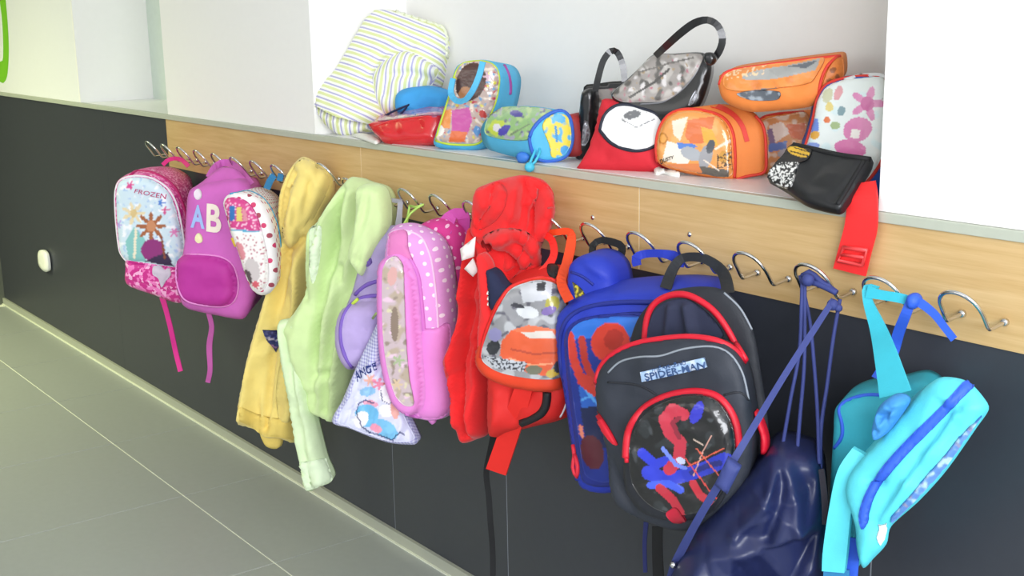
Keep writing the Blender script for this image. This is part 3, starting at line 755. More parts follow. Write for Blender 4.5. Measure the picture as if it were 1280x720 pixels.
# I: red hoodie
t = Thing('hoodie', 'bright red hoodie bunched over a hook, hood at the top and navy lining showing', 'hoodie', wy(620, 350, .1))
red = cloth('red_fleece', 'e31f22', .85, weave=.25, sheen=.15)
pI = pl(600, 420, .15, 28)
bd = t.soft('body', red, [(586, 285), (604, 292), (625, 300), (640, 330), (640, 380), (630, 420), (618, 450), (614, 500), (612, 540), (596, 549), (578, 552), (570, 525), (564, 481), (554, 452), (566, 425), (574, 400), (577, 350), (583, 310)], pI, .026, .03, back=.05, step=3.5, nz=(.010, 35, 5.5), taper=.97, edge=.02, drape=[(.030, 20, (-8, 200), 9.4)], facet=[(.012, 26, 1.4, 4)],
       folds=[([(590, 300), (584, 380), (576, 450), (580, 520)], .02, 7), ([(600, 310), (594, 390), (586, 460), (590, 540)], -.022, 5), ([(606, 430), (600, 490), (598, 540)], .015, 6), ([(556, 452), (575, 462), (590, 455)], -.014, 5), ([(570, 490), (590, 505)], -.008, 4)])
hd = t.soft('hood', red, [(594, 239), (608, 231), (625, 225), (650, 219), (668, 221), (682, 227), (691, 240), (693, 265), (687, 289), (677, 308), (675, 330), (669, 352), (650, 364), (636, 365), (627, 361), (624, 345), (616, 328), (604, 312), (595, 300), (588, 290), (591, 265)],
            pl(640, 290, .108, 60), .032, .045, back=.06, step=3.5, nz=(.012, 30, 3.3), taper=.92, edge=.02, drape=[(.024, 22, (-40, 100), 7.1)], facet=[(.016, 24, 1.2, 8)],
            folds=[([(622, 232), (612, 262), (600, 290)], -.03, 6), ([(640, 226), (634, 260), (622, 285)], .02, 8), ([(672, 235), (664, 270), (655, 300), (640, 340)], -.028, 6), ([(655, 228), (650, 265), (645, 290)], -.014, 5), ([(685, 245), (676, 290), (662, 330)], .02, 8),
                   ([(603, 300), (625, 288), (650, 290), (662, 300)], .02, 6), ([(602, 304), (614, 304), (621, 316), (622, 336)], -.04, 5), ([(628, 340), (645, 335), (660, 322)], -.02, 5), ([(636, 352), (655, 350), (668, 342)], .014, 5)])
t.patch('neck_opening', cloth('dark_red_hollow_shade', '9c1216', .9), [(602, 302), (612, 299), (621, 305), (623, 318), (621, 334), (613, 326), (606, 314)], on=[hd], off=.002)  # shade inside the opening painted as a dark red patch, no separate lining
t.patch('hood_edge', red, [(604, 298), (624, 287), (648, 287), (666, 296), (675, 312), (676, 330), (669, 351), (650, 363), (634, 363), (628, 357), (640, 349), (650, 338), (646, 324), (634, 314), (620, 310)], on=[hd], T=.030, R=9, off=.002, folds=[([(640, 296), (660, 315), (662, 345)], -.010, 4)])
t.patch('hood_fold', red, [(596, 240), (610, 233), (624, 228), (634, 240), (630, 262), (615, 280), (596, 287), (592, 266)], on=[hd], T=.016, R=8, off=.001)
t.patch('hood_fold', red, [(655, 223), (668, 224), (682, 230), (691, 241), (694, 264), (688, 288), (678, 304), (668, 292), (668, 262)], on=[hd], T=.008, R=8, off=.001)
slv = t.soft('sleeve', red, [(597, 318), (608, 330), (614, 360), (614, 385), (628, 397), (614, 420), (604, 441), (597, 425), (600, 385), (597, 345)], pl(606, 380, .245, 25), .018, .02, back=.03, step=4, folds=[([(602, 330), (606, 400)], -.008, 3)])
nav = t.soft('navy_lining', cloth('navy_jersey', '1b2242', .85), [(608, 338), (618, 342), (628, 356), (641, 366), (644, 390), (640, 405), (633, 411), (624, 398), (612, 384), (609, 360)], pl(622, 375, .235, 25), .012, .02, back=.03, step=4)
for i, q in enumerate(((610, 366), (610, 373), (610, 380))):
    t.patch('white_square', PLASTIC, [(q[0]-2, q[1]-2, 1), (q[0]+2, q[1]-2, 1), (q[0]+2, q[1]+2, 1), (q[0]-2, q[1]+2, 1)], on=[slv, nav], off=.003)
tagm = cloth('white_label_cloth', 'f1e4e2', .8)
t.soft('care_tag', tagm, [(575, 311, 1), (594, 296, 1), (592, 321, 1), (577, 326, 1)], pl(585, 311, .225, 25), .002, .01, back=.003, step=5)
t.soft('care_tag', tagm, [(580, 336, 1), (591, 323, 1), (597, 339, 1), (591, 346, 1)], pl(588, 335, .222, 25), .002, .01, back=.003, step=5)

# J: red backpack with a printed window
t = Thing('backpack', 'red backpack with a shiny printed window and a long red strap, under the red hoodie', 'backpack', wy(660, 430, .1))
redn = cloth('red_nylon', 'd8201c', .6); oran = cloth('orange_red_nylon', 'e2401e', .6)
b = t.soft('body', redn, [(630, 360), (650, 348), (680, 343), (702, 352), (714, 380), (716, 440), (714, 485), (706, 507), (694, 524), (660, 533), (630, 541), (614, 546), (609, 520), (610, 480), (606, 440), (616, 390)], pl(660, 440, .17, 25), .03, .05, back=.09, nz=(.006, 40, 2), side=.01,
           folds=[([(650, 488), (648, 530)], -.012, 6), ([(628, 490), (626, 540)], .01, 6)])
pk = t.patch('front_pocket', oran, [(599, 446), (606, 420), (620, 385), (636, 360), (660, 349), (682, 346), (700, 355), (711, 378), (712, 440), (709, 470), (703, 485), (680, 488), (642, 482), (612, 468)], T=.045, R=12, off=.002)
t.patch('printed_window', GLOSSY, [(603, 440), (609, 420), (622, 388), (638, 364), (660, 354), (680, 352), (696, 359), (705, 378), (706, 420), (703, 462), (697, 472), (679, 474), (645, 470), (620, 463), (605, 452)], on=[pk], parent=pk, off=.003, step=1.5,
        spec=['8e8e92', ('n', 14, .1, 'b4b6ba', 1), ('n', 9, .25, '5c5a66', 4), ('p', [(650, 356), (690, 352), (688, 374), (655, 378)], 'c4c6cc'), ('p', [(671, 356), (682, 353), (681, 364), (672, 364)], '2c2c34'), ('e', 690, 380, 8, 10, 20, 'a8a03e'), ('e', 686, 388, 9, 5, -20, '7e68a8'),
              ('e', 660, 390, 14, 8, 10, 'd4d6da'), ('e', 648, 382, 9, 3, 10, '33333c'), ('p', [(628, 426), (640, 412), (662, 410), (697, 416), (697, 450), (682, 470), (662, 466), (634, 456), (626, 444)], 'dc5a30'), ('p', [(640, 412), (662, 406), (697, 412), (697, 424), (664, 420)], 'e8734a'),
              ('p', [(652, 415), (690, 413), (695, 423), (662, 422)], 'd9d0c8'), ('l', [(640, 436), (668, 442), (696, 440)], 2.5, 'b8442a'), ('l', [(638, 448), (666, 456), (690, 454)], 2, 'f09a70'), ('e', 618, 434, 8, 10, 30, '22242c'), ('p', [(606, 444), (640, 450), (660, 452), (656, 464), (620, 460)], 'b8bcc4'), ('f', [(606, 444), (640, 450), (660, 452), (656, 464), (620, 460)], 3, .1, '2a2c36', 5),
              ('e', 690, 466, 8, 5, -20, 'c8a83a'), ('e', 668, 462, 10, 6, 0, '6c6e5a'), ('e', 620, 418, 8, 8, 0, '8a86b4'), ('e', 697, 458, 5, 8, 10, '3a3c44')])
t.seam('pocket_piping', redn, [(601, 447), (606, 420), (620, 386), (636, 361), (660, 350), (682, 347), (700, 356), (711, 378)], .004, on=[pk, b], parent=pk)
t.seam('black_trim', BLACKC, [(684, 490), (683, 505), (677, 517), (665, 524), (652, 529)], .009)
t.seam('white_piping', wht, [(709, 500), (705, 512), (700, 521)], .0025)
t.ribbon('shoulder_strap', cloth('red_strap', 'e8261e', .7), [(656, 484, .2, 22), (648, 510, .195, 24), (636, 545, .18, 25), (621, 589, .17, 26)], th=.006, a=30)
t.ribbon('black_webbing', BLACKW, [(618, 540, .14, 8), (613, 565, .14, 8), (608, 590, .135, 7), (611, 620, .125, 7), (613, 650, .12, 7), (616, 690, .11, 7), (616, 735, .11, 7)], a=45)
t.ribbon('handle_strap', cloth('orange_strap', 'ee4a1c', .6), [(680, 292, .07, 7), (695, 290, .066, 8), (713, 290, .06, 9), (714, 305, .075, 12), (709, 328, .11, 12), (702, 352, .16, 12), (712, 376, .2, 12)], a=30)
t.ribbon('handle_strap', cloth('red_strap', 'e8261e', .7), [(680, 292, .08, 9), (690, 300, .085, 9), (693, 316, .1, 9), (687, 330, .12, 10), (677, 340, .14, 9)], a=30)
t.patch('zipper', BLACKC, [(686, 310), (695, 316), (698, 336), (692, 350), (684, 340)], on=[b], T=.004, R=4)

# K: small blue bag behind
t = Thing('backpack', 'small royal blue bag mostly hidden between the red and the large blue backpacks', 'backpack', wy(740, 360, .08))
blu = cloth('royal_blue_nylon', '2036b0', .6); blud = cloth('deep_blue_nylon', '1c2a86', .6)
b = t.soft('body', blu, [(711, 336), (722, 322), (738, 318), (756, 324), (768, 340), (772, 380), (762, 430), (726, 430), (712, 395)], pl(740, 360, .14, 22), .02, .03, back=.07, folds=[([(735, 322), (752, 335), (766, 345)], .012, 4)])
t.patch('yellow_print', PRINT, [(716, 352, 1), (728, 362), (733, 374, 1), (722, 376)], off=.002, step=1.5, spec=['4a4a34', ('n', 4, .05, 'd8c43a', 3)])
t.seam('seam_line', blud, [(714, 340), (728, 345), (742, 356)], .003)
t.ribbon('strap', BLACKW, [(741, 318, .09, 8), (742, 306, .075, 8), (752, 300, .066, 8), (768, 303, .06, 9), (778, 309, .055, 9), (774, 328, .06, 9)], a=15)

# L: large blue backpack
t = Thing('backpack', 'large royal blue backpack with red swirl print, half hidden by the black backpack', 'backpack', wy(790, 460, .1))
pL = pl(780, 480, .15, 14)
b = t.soft('body', blu, [(697, 400), (704, 386), (720, 374), (745, 366), (790, 362), (850, 362), (880, 374), (850, 450), (840, 560), (820, 600), (762, 616), (742, 615), (725, 606), (717, 555), (706, 480), (698, 440)], pL, .03, .05, off=(40, -30), dback=.035, taper=.92, side=.008, nz=(.006, 50, 8),
           folds=[([(715, 388), (760, 376), (820, 378)], -.006, 4)])
pk = t.patch('front_pocket', blud, [(707, 425), (712, 408), (728, 398), (760, 393), (810, 392), (840, 420), (840, 590), (765, 607), (738, 606), (728, 596), (720, 550), (711, 480)], T=.015, R=12, off=.002)
t.patch('printed_panel', PRINT, [(711, 425), (716, 411), (730, 402), (760, 397), (800, 396), (830, 420), (830, 585), (765, 602), (741, 600), (731, 590), (724, 545), (715, 480)], on=[pk], parent=pk, off=.002, step=2,
        spec=['1b2f8c', ('p', [(712, 400), (800, 396), (800, 420), (716, 424)], '2c6fd0'), ('p', [(724, 482), (752, 482), (752, 520), (730, 522)], '2a62c4'), ('p', [(726, 510), (760, 505), (770, 560), (735, 560)], '1a2450'), ('l', [(728, 500), (748, 490), (756, 508)], 3, '58a4ee'), ('l', [(732, 486), (748, 506)], 3, '58a4ee'),
              ('l', [(713, 420), (718, 450), (728, 476), (745, 490)], 11, 'c8382c'), ('l', [(728, 424), (732, 452), (744, 478)], 9, 'b23026'), ('l', [(748, 478), (726, 470)], 9, 'c8382c'), ('e', 764, 428, 24, 25, 20, 'cf3a2a'), ('e', 768, 424, 12, 13, 20, 'b02c22'), ('e', 741, 565, 14, 22, -15, '5a2430'), ('p', [(724, 530), (729, 532), (731, 548), (726, 545)], 'e0806a')])
t.seam('zipper', blud, [(722, 600), (713, 550), (705, 490), (700, 440), (702, 415), (712, 396), (735, 384), (775, 378), (830, 378)], .005)
t.cord('zip_pull', cloth('red_cord', 'd8223a', .6), [(716, 556, .225), (718, 570, .23), (716, 584, .235), (721, 596, .235), (722, 582, .235), (718, 568, .23)], .004)
t.ribbon('loop', blu, [(797, 332, .08, 10), (796, 322, .075, 11), (808, 317, .066, 10), (830, 317, .06, 10), (846, 322, .05, 14), (848, 334, .05, 14)], a=10)

# M: black backpack
t = Thing('backpack', 'black backpack with red zips and a glossy round-topped front window', 'backpack', wy(850, 500, .12))
char = cloth('charcoal_nylon', '2a2f3a', .62); chard = cloth('dark_nylon', '20232b', .65); redz = cloth('red_zip', 'd0142e', .5)
rear = t.soft('rear_compartment', chard, [(776, 500), (788, 425), (799, 396), (818, 375), (845, 362), (880, 358), (905, 363), (925, 382), (941, 412), (952, 470), (961, 540), (957, 580), (930, 615), (800, 615)], pl(870, 480, .19, 14), .012, .05, off=(6, -4), dback=.06)
b = t.soft('front_compartment', char, [(745, 482), (751, 459), (769, 441), (800, 428), (855, 421), (893, 425), (917, 439), (930, 465), (938, 510), (940, 560), (931, 610), (905, 646), (868, 662), (838, 662), (797, 648), (772, 632), (763, 612), (758, 560), (748, 522)], pl(850, 540, .265, 14), .020, .04, off=(14, -8), dback=.21, nz=(.006, 50, 6), taper=.97,
           folds=[([(768, 570), (780, 600), (800, 640)], -.012, 7)])
t.body = b
t.patch('mesh_lining', cloth('navy_mesh', '272c44', .85), [(811, 424), (814, 400), (824, 383), (842, 375), (862, 375), (888, 394), (905, 418), (890, 424), (850, 420)], on=[rear], off=.002, folds=[([(840, 385), (836, 420)], .01, 5), ([(860, 385), (866, 420)], .012, 6)])
t.seam('rear_zip', redz, [(806, 424), (809, 398), (818, 380), (837, 369), (861, 369), (890, 386), (910, 412), (924, 440)], .006, on=[rear])
t.seam('front_zip', redz, [(745, 478), (752, 456), (770, 440), (800, 428), (855, 421), (893, 425), (918, 437), (931, 452)], .0055)
pip = cloth('grey_piping', '8d949e', .5)
t.seam('piping', pip, [(760, 466), (775, 452), (800, 446), (825, 445), (855, 436), (890, 433), (912, 442), (928, 466), (936, 500)], .0018)
t.seam('piping', pip, [(905, 366), (925, 385), (940, 412)], .0018, on=[rear])
t.seam('front_seam', chard, [(760, 478), (800, 482), (830, 500)], .002)
t.seam('front_seam', chard, [(936, 500), (925, 490), (905, 494)], .002)
pk = t.patch('window_pocket', chard, [(783, 570), (787, 538), (806, 511), (837, 495), (873, 490), (900, 498), (918, 524), (924, 560), (915, 600), (890, 640), (850, 650), (810, 640), (786, 610)], T=.022, R=14, off=.002)
t.patch('glossy_window', GLOSSY, [(788, 566), (792, 541), (810, 516), (838, 501), (873, 496), (896, 503), (912, 527), (917, 560), (908, 600), (886, 632), (850, 643), (815, 632), (792, 605)], on=[pk], parent=pk, off=.003, step=1.4,
        spec=['0b0b0f', ('n', 16, .22, '22262a', 2), ('n', 10, .42, '3c4044', 7), ('e', 872, 516, 7, 14, 25, '2c30b8'), ('l', [(804, 566), (820, 580), (836, 574)], 12, '2434c4'), ('l', [(812, 590), (835, 600), (862, 592), (885, 584), (906, 574)], 18, '2434c0'), ('l', [(814, 606), (836, 604), (852, 612)], 9, '3a56d8'),
              ('l', [(866, 590), (884, 582), (900, 578)], 7, '18207c'), ('l', [(856, 518), (842, 512), (832, 524), (838, 540), (852, 552), (850, 572), (838, 586)], 15, 'c02c44'), ('l', [(850, 522), (842, 528), (850, 546)], 6, '8c1c34'), ('l', [(826, 610), (842, 624), (852, 642)], 11, 'b41c34'), ('l', [(868, 604), (876, 618), (886, 626)], 10, 'c42236'),
              ('l', [(830, 560), (846, 580), (858, 584)], 5, '6f86e8'), ('l', [(862, 582), (905, 560)], 1.6, 'e0604a'), ('l', [(868, 594), (880, 562), (890, 545)], 1.6, 'd8a090'), ('l', [(872, 560), (905, 600)], 1.6, 'e0604a'), ('l', [(858, 572), (895, 622)], 1.6, 'e04a44'), ('l', [(880, 555), (868, 548)], 1.6, 'd8c0b0'), ('e', 852, 575, 6, 4, 20, 'c8d0f0')])
t.patch('print_foot', PRINT, [(834, 640), (846, 634), (854, 643), (857, 650), (848, 653), (838, 648)], on=[pk, b], parent=pk, off=.004, step=2, spec=['b81c36'])
t.seam('window_zip', redz, [(783, 572), (787, 538), (806, 511), (837, 495), (873, 490), (900, 498), (918, 525), (923, 558)], .0075, on=[pk, b], parent=pk)
t.seam('zip_pull', redz, [(785, 556), (783, 566), (784, 578)], .0045, on=[pk, b], parent=pk)
t.seam('zip_pull', redz, [(918, 432), (924, 442), (930, 452)], .0045, off=.004)
lb = t.patch('logo_plate', PRINT, [(801, 465, 1), (840, 456), (881, 447, 1), (885, 459, 1), (845, 468), (803, 477, 1)], T=.003, R=3, off=.002, step=2, spec=['a9c6ea', ('n', 8, .1, 'd6e2f4', 4)])
t.text('logo_small_lettering', cloth('ink', '33507e', .6), 'THE AMAZING', [(815, 461), (858, 451.5), (858, 455.5), (815, 465)], on=[lb, b], parent=lb, bold=.01)
t.text('logo_lettering', cloth('ink', '33507e', .6), 'SPIDER-MAN', [(806, 467), (881, 451.5), (882, 459), (808, 475)], on=[lb, b], parent=lb, bold=.02)
t.patch('side_trim', redz, [(745, 514), (752, 520), (762, 535), (773, 556), (766, 555), (752, 538), (746, 526)], T=.004, R=3)
t.soft('side_trim', redz, [(943, 515), (951, 525), (959, 550), (958, 566), (951, 568), (950, 545), (945, 530)], pl(951, 545, .21, 30), .006, .01, back=.02, step=3)
t.ribbon('handle', cloth('black_strap', '22252b', .7), [(833, 360, .13, 14), (838, 345, .1, 13), (845, 331, .08, 12), (855, 322, .068, 11), (878, 322, .066, 11), (898, 333, .06, 12), (907, 346, .075, 14), (911, 366, .12, 15)], th=.004, a=15)
t.ribbon('navy_webbing', cloth('navy_webbing', '232a64', .7), [(808, 652, .16, 6), (806, 680, .15, 5), (807, 715, .14, 5)], a=30)
t.ribbon('black_webbing', BLACKW, [(822, 658, .16, 13), (822, 690, .15, 13), (824, 735, .14, 14)], a=30)

# N: navy drawstring sack
t = Thing('drawstring_sack', 'shiny navy drawstring sack hanging low on long cords beside the black backpack', 'bag', wy(960, 640, .12))
nvy = cloth('navy_satin', '1f2750', .38, weave=.0); nvc = cloth('navy_cord', '35407e', .7)
N_out = [(955, 574), (965, 564), (978, 561), (1000, 567), (1020, 577), (1028, 600), (1032, 660), (1034, 740), (1025, 790), (940, 805), (860, 790), (836, 745), (846, 705), (870, 668), (904, 632), (930, 602)]
b = t.soft('sack', nvy, N_out, pl(950, 660, .225, 36), .06, .08, back=.09, step=3.2, facet=[(.042, 48, 1.0, 21), (.010, 22, 1.0, 9)],
           folds=[([(978, 565), (960, 610), (925, 650)], .016, 8), ([(985, 566), (1000, 610), (1008, 660)], .014, 8), ([(976, 568), (978, 610), (966, 650)], -.018, 7)])
t.ribbon('cord_band', nvc, [(1042, 374, .075, 7), (1020, 408, .12, 8), (980, 470, .2, 8), (935, 545, .3, 9), (905, 595, .33, 10), (875, 645, .33, 10), (846, 700, .3, 11), (838, 725, .28, 11)], th=.004, a=35)
t.soft('cord_stop', nvc, [(893, 606, 1), (909, 573, 1), (926, 585, 1), (909, 618, 1)], pl(909, 596, .345, 35), .006, .006, back=.012, step=5)
for pth in ([(1003, 343, .07), (1002, 380, .08), (999, 440, .1), (988, 500, .13), (977, 564, .19)], [(1006, 343, .07), (1006, 400, .08), (1005, 460, .1), (1000, 520, .14), (996, 570, .18)], [(1000, 344, .068), (1012, 400, .07), (1018, 460, .09), (1022, 520, .12), (1024, 580, .17)], [(1050, 374, .06), (1042, 420, .07), (1034, 480, .09), (1026, 540, .13), (1026, 600, .17)],
            [(1003, 345, .075), (1012, 340, .07), (1024, 350, .066), (1046, 366, .06)], [(1003, 352, .075), (1020, 354, .07), (1046, 366, .062)]):
    t.cord('cord', nvc, pth, .0032 if pth[1][1] > 360 else .005)
t.ball('knot', nvc, wy(1010, 350, .08), .0105); t.ball('knot', nvc, wy(1041, 381, .078), .0095); t.ball('knot', nvc, wy(1048, 385, .074), .0065)
t.ribbon('hem_tape', cloth('black_tape', '22202e', .7), [(1027, 586, .19, 7), (1031, 620, .2, 8), (1032, 655, .2, 8)], a=25)
t.ball('metal_eyelet', CHROME, wy(842, 706, .31), .006)

# O: turquoise bag
t = Thing('bag', 'turquoise bag with a royal blue zip, hanging tilted at the right end of the rail', 'bag', wy(1130, 560, .12))
tur = cloth('turquoise_nylon', '37bcd2', .6); turl = cloth('light_turquoise_nylon', '58d2e2', .6); ryl = cloth('royal_blue_tape', '2f5fd6', .6)
bk = t.soft('back_compartment', cloth('teal_nylon', '2fa6ba', .65), [(1042, 540), (1044, 512), (1056, 499), (1080, 490), (1108, 488), (1150, 480), (1170, 500), (1120, 600), (1085, 690), (1060, 720), (1034, 712), (1036, 640)], pl(1090, 580, .12, 25), .02, .04, back=.08)
pO = pl(1140, 570, .2, 10, 12)
b = t.soft('main_compartment', turl, [(1058, 620), (1060, 600), (1072, 580), (1092, 558), (1111, 536), (1146, 496), (1164, 478), (1180, 471), (1210, 477), (1232, 500), (1236, 512), (1222, 533), (1184, 587), (1150, 625), (1114, 658), (1108, 680), (1092, 698), (1079, 710), (1073, 690), (1070, 660)], pO, .022, .045, off=(-16, -2), dback=.09, facet=[(.008, 34, 1, 6)], taper=.93,
           folds=[([(1218, 490), (1160, 570), (1100, 650)], -.008, 7), ([(1200, 520), (1150, 590), (1110, 650)], .012, 5), ([(1090, 600), (1110, 600)], -.006, 5)])
t.body = b
t.patch('zip_tape', ryl, [(1205, 478), (1214, 476), (1215, 485), (1190, 510), (1165, 536), (1140, 562), (1115, 590), (1098, 612), (1089, 632), (1084, 655), (1078, 662), (1074, 645), (1080, 622), (1092, 600), (1110, 576), (1136, 548), (1165, 519), (1188, 496)], off=.002, T=.004, R=5)
t.patch('front_print', PRINT, [(1226, 519), (1218, 530), (1181, 582), (1147, 620), (1114, 652), (1113, 646), (1142, 614), (1174, 577), (1208, 537)], off=.003, step=2, spec=['5a86c8', ('n', 10, .15, 'a8c8e0', 2), ('n', 8, .3, '8a90b0', 5)])
t.patch('white_label', PLASTIC, [(1101, 656, 1), (1108, 652, 1), (1105, 670), (1099, 680, 1), (1096, 672)], off=.004)
t.seam('piping', ryl, [(1043, 560), (1053, 545), (1052, 525), (1048, 512), (1056, 502), (1080, 494), (1105, 494)], .003, on=[bk])
t.ribbon('wide_strap', tur, [(1096, 365, .062, 16), (1084, 360, .07, 10), (1086, 378, .078, 12), (1098, 410, .1, 20), (1107, 440, .14, 28), (1120, 492, .2, 40)], th=.004, a=20)
t.ribbon('strap_band', tur, [(1084, 364, .078, 16), (1100, 368, .075, 12), (1124, 372, .07, 12), (1138, 376, .062, 12)], a=15)
t.ribbon('blue_tape', ryl, [(1140, 374, .066, 12), (1133, 392, .07, 13), (1124, 415, .06, 14), (1117, 440, .055, 14), (1100, 475, .09, 22)], a=15)
t.ribbon('blue_tail', ryl, [(1136, 374, .074, 12), (1150, 378, .07, 11), (1168, 392, .06, 10), (1182, 410, .055, 9), (1193, 424, .05, 9)], a=15)
t.soft('knot', ryl, [(1134, 370), (1144, 368), (1150, 376), (1144, 386), (1134, 384)], pl(1141, 377, .074, 15), .01, .012, back=.012, step=3)
t.soft('scrunched_mesh', cloth('blue_mesh', '3f92d8', .7), [(1090, 535), (1098, 510), (1112, 497), (1126, 497), (1132, 505), (1120, 525), (1104, 545), (1092, 550)], pl(1112, 520, .225, 15), .010, .015, back=.02, facet=[(.012, 9, 1, 2)], edge=.01, step=2.5)
t.ribbon('shoulder_strap', turl, [(1076, 562, .2, 18), (1062, 590, .215, 26), (1052, 640, .22, 28), (1046, 690, .22, 30), (1044, 712, .22, 28)], th=.01, a=20)
t.ribbon('strap_end', ryl, [(1068, 672, .2, 16), (1064, 700, .2, 20), (1060, 735, .2, 22)], a=20)
t.ribbon('strap_end', cloth('blue_webbing', '2f7fb4', .7), [(1046, 712, .215, 32), (1046, 740, .21, 34)], a=20)
# ------------------------------------------------------------------ things on the ledge
# striped cushion
t = Thing('cushion', 'plump cushion in lime and lilac stripes leaning in the corner of the recess', 'cushion', wz(430, 168, SH))
strp = pattern('striped_cotton', 'stripes', 'f0f2ea', [(.08, .42, 'dbe2a6'), (.60, .80, 'b6b3d8')], .022, 22, rough=.9)
strp2 = pattern('striped_cotton_turned', 'stripes', 'f0f2ea', [(.08, .42, 'dbe2a6'), (.60, .80, 'b6b3d8')], .022, 98, rough=.9)
pS = ps(436, 168, 42, 18)
cu = t.soft('cushion_cover', strp, [(473, 12), (490, 13), (505, 17), (530, 25), (551, 32), (558, 44), (561, 55), (556, 70), (550, 90), (537, 112), (511, 140), (480, 156), (455, 166), (438, 169), (424, 168), (406, 154), (394, 137), (393, 129), (397, 116), (410, 98), (424, 80), (436, 60), (447, 42), (460, 20)], pS, .06, .10, back=.07, nz=(.010, 40, 2), wall=False,
            folds=[([(466, 98), (476, 82), (496, 68), (520, 66)], -.02, 5), ([(395, 134), (415, 146), (440, 152), (465, 150)], .012, 6)])
t.patch('folded_corner', strp2, [(466, 98), (473, 84), (486, 73), (503, 65), (520, 68), (540, 80), (548, 88), (538, 108), (522, 124), (504, 136), (484, 143), (472, 128)], T=.035, R=12, off=.002, folds=[([(480, 118), (488, 98), (510, 92), (535, 98)], -.014, 5)])
t.patch('underside', strp2, [(394, 133), (404, 138), (420, 146), (445, 152), (462, 156), (452, 165), (438, 168), (424, 167), (406, 153)], T=.012, R=6, off=.002)
t.seam('edge_ruffle', cloth('ruffle_cotton', 'e3e8cf', .9), [(496+i*4.6, 15+i*1.45+(2.2 if i % 2 else -1.0)) for i in range(13)]+[(558+(2 if i % 2 else -1.5), 36+i*4) for i in range(10)], .005, step=2)
# blue cloth roll behind the red pouch
t = Thing('cloth_bundle', 'rolled bright blue cloth bundle tied with navy cord behind the red pouch', 'cloth', wz(530, 168, SH))
skyb = cloth('sky_blue_cloth', '3f9fe0', .8)
t.soft('cloth', skyb, [(496, 122), (501, 113), (515, 109), (530, 109), (548, 114), (557, 121), (557, 140), (545, 150), (520, 150), (500, 142)], pl(527, 130, -.16, 25), .030, .045, back=.05, facet=[(.016, 17, 1, 4)], edge=.015, wall=False, step=3)
t.cord('navy_cord', cloth('navy_cord_dark', '1d2a52', .7), [(470, 152, -.085), (488, 141, -.085), (504, 134, -.085), (511, 131, -.09), (503, 140, -.085), (497, 147, -.08)], .0028)
# white paper under it
t = Thing('paper_sheet', 'crumpled white paper lying on the ledge under the red pouch', 'paper', wz(455, 175, SH))
t.soft('sheet', PLASTIC, [(439, 168, 1), (450, 166), (466, 169), (476, 176, 1), (470, 179), (455, 174)], Plane(wz(455, 175, SH+.004), 0, 88), .004, .01, back=.003, wall=False, step=3)
# red vinyl pouch
t = Thing('pouch', 'flat shiny red vinyl pouch with printed window beside the striped cushion', 'pouch', wz(515, 180, SH))
vin = mat('red_vinyl', 'd8202a', .25, .03, .06, coat=.6)
b = t.soft('body', vin, [(462, 158), (472, 152), (486, 149), (505, 146), (530, 143), (553, 142), (557, 150), (551, 170), (545, 180), (530, 182), (500, 183), (484, 182), (473, 172)], ps(515, 181, 12, 25), .03, .03, off=(6, -12), dback=-.16, wall=False, nz=(.006, 18, 2), step=4, taper=.97)
t.patch('printed_window', GLOSSY, [(472, 151), (484, 144), (500, 137), (518, 135), (540, 135), (552, 137), (552, 144), (530, 145), (505, 148), (486, 151)], off=.003, step=2, spec=['b85a86', ('n', 9, .1, 'd8a0b0', 2), ('n', 8, .3, '8a4a8c', 5), ('n', 8, .38, 'e4dcd4', 8)])
t.seam('edge_piping', vin, [(464, 160), (486, 152), (505, 149), (530, 146), (553, 145)], .003)
# printed lunch bag
t = Thing('lunch_bag', 'small upright lunch bag with a busy print, light blue sides and a carrying handle', 'bag', wz(575, 186, SH))
lb_ = cloth('light_blue_cloth', '52b4de', .65)
p4 = ps(575, 187, 32, 4)
b = t.soft('body', lb_, [(542, 180), (545, 166), (553, 142), (561, 117), (566, 95), (573, 81), (590, 76), (608, 75), (620, 81), (626, 96), (622, 125), (611, 155), (604, 183), (592, 188), (570, 187), (550, 185)], p4, .02, .03, off=(27, 2), dback=-.2, wall=False, step=4)
fp = t.patch('printed_front', GLOSSY, [(545, 174), (548, 163), (555, 142), (563, 117), (568, 96), (576, 82), (590, 78), (606, 78), (618, 83), (623, 97), (619, 125), (608, 153), (601, 175), (590, 179), (560, 178)], T=.006, R=6, off=.002, step=1.3,
        spec=['b9a39a', ('n', 6, .18, 'e4d4c4', 1), ('n', 5, .28, '6f9ac0', 3), ('n', 5, .33, 'c03a4a', 6), ('n', 5, .36, 'd8cc4a', 9), ('e', 590, 103, 18, 24, 20, '4a2a22'), ('e', 583, 117, 8, 9, 10, 'b0764a'), ('p', [(566, 138), (588, 134), (592, 150), (586, 168), (566, 164)], 'c24a9a'), ('p', [(555, 140), (566, 136), (564, 160), (552, 160)], 'e08a3a'), ('p', [(566, 163), (586, 165), (582, 177), (562, 177)], 'd8642c'),
              ('e', 552, 163, 5, 7, 0, 'e8e4dc'), ('e', 604, 142, 4, 5, 0, 'b83028'), ('e', 597, 163, 4, 6, 0, '4a8ac4'), ('s', 612, 96, 7, 6, 'd8b0c0')])
t.seam('lime_piping', cloth('lime_piping', 'bcd640', .5), [(545, 176), (548, 163), (555, 141), (563, 116), (568, 95), (576, 81), (590, 77), (607, 77), (619, 83), (624, 97), (620, 125), (609, 153), (602, 177), (590, 181), (560, 180), (545, 176)], .003, on=[fp, b], parent=fp)
t.seam('side_zip', cloth('plum_zip', 'a04a98', .6), [(630, 82), (635, 92), (638, 108), (637, 118)], .005)
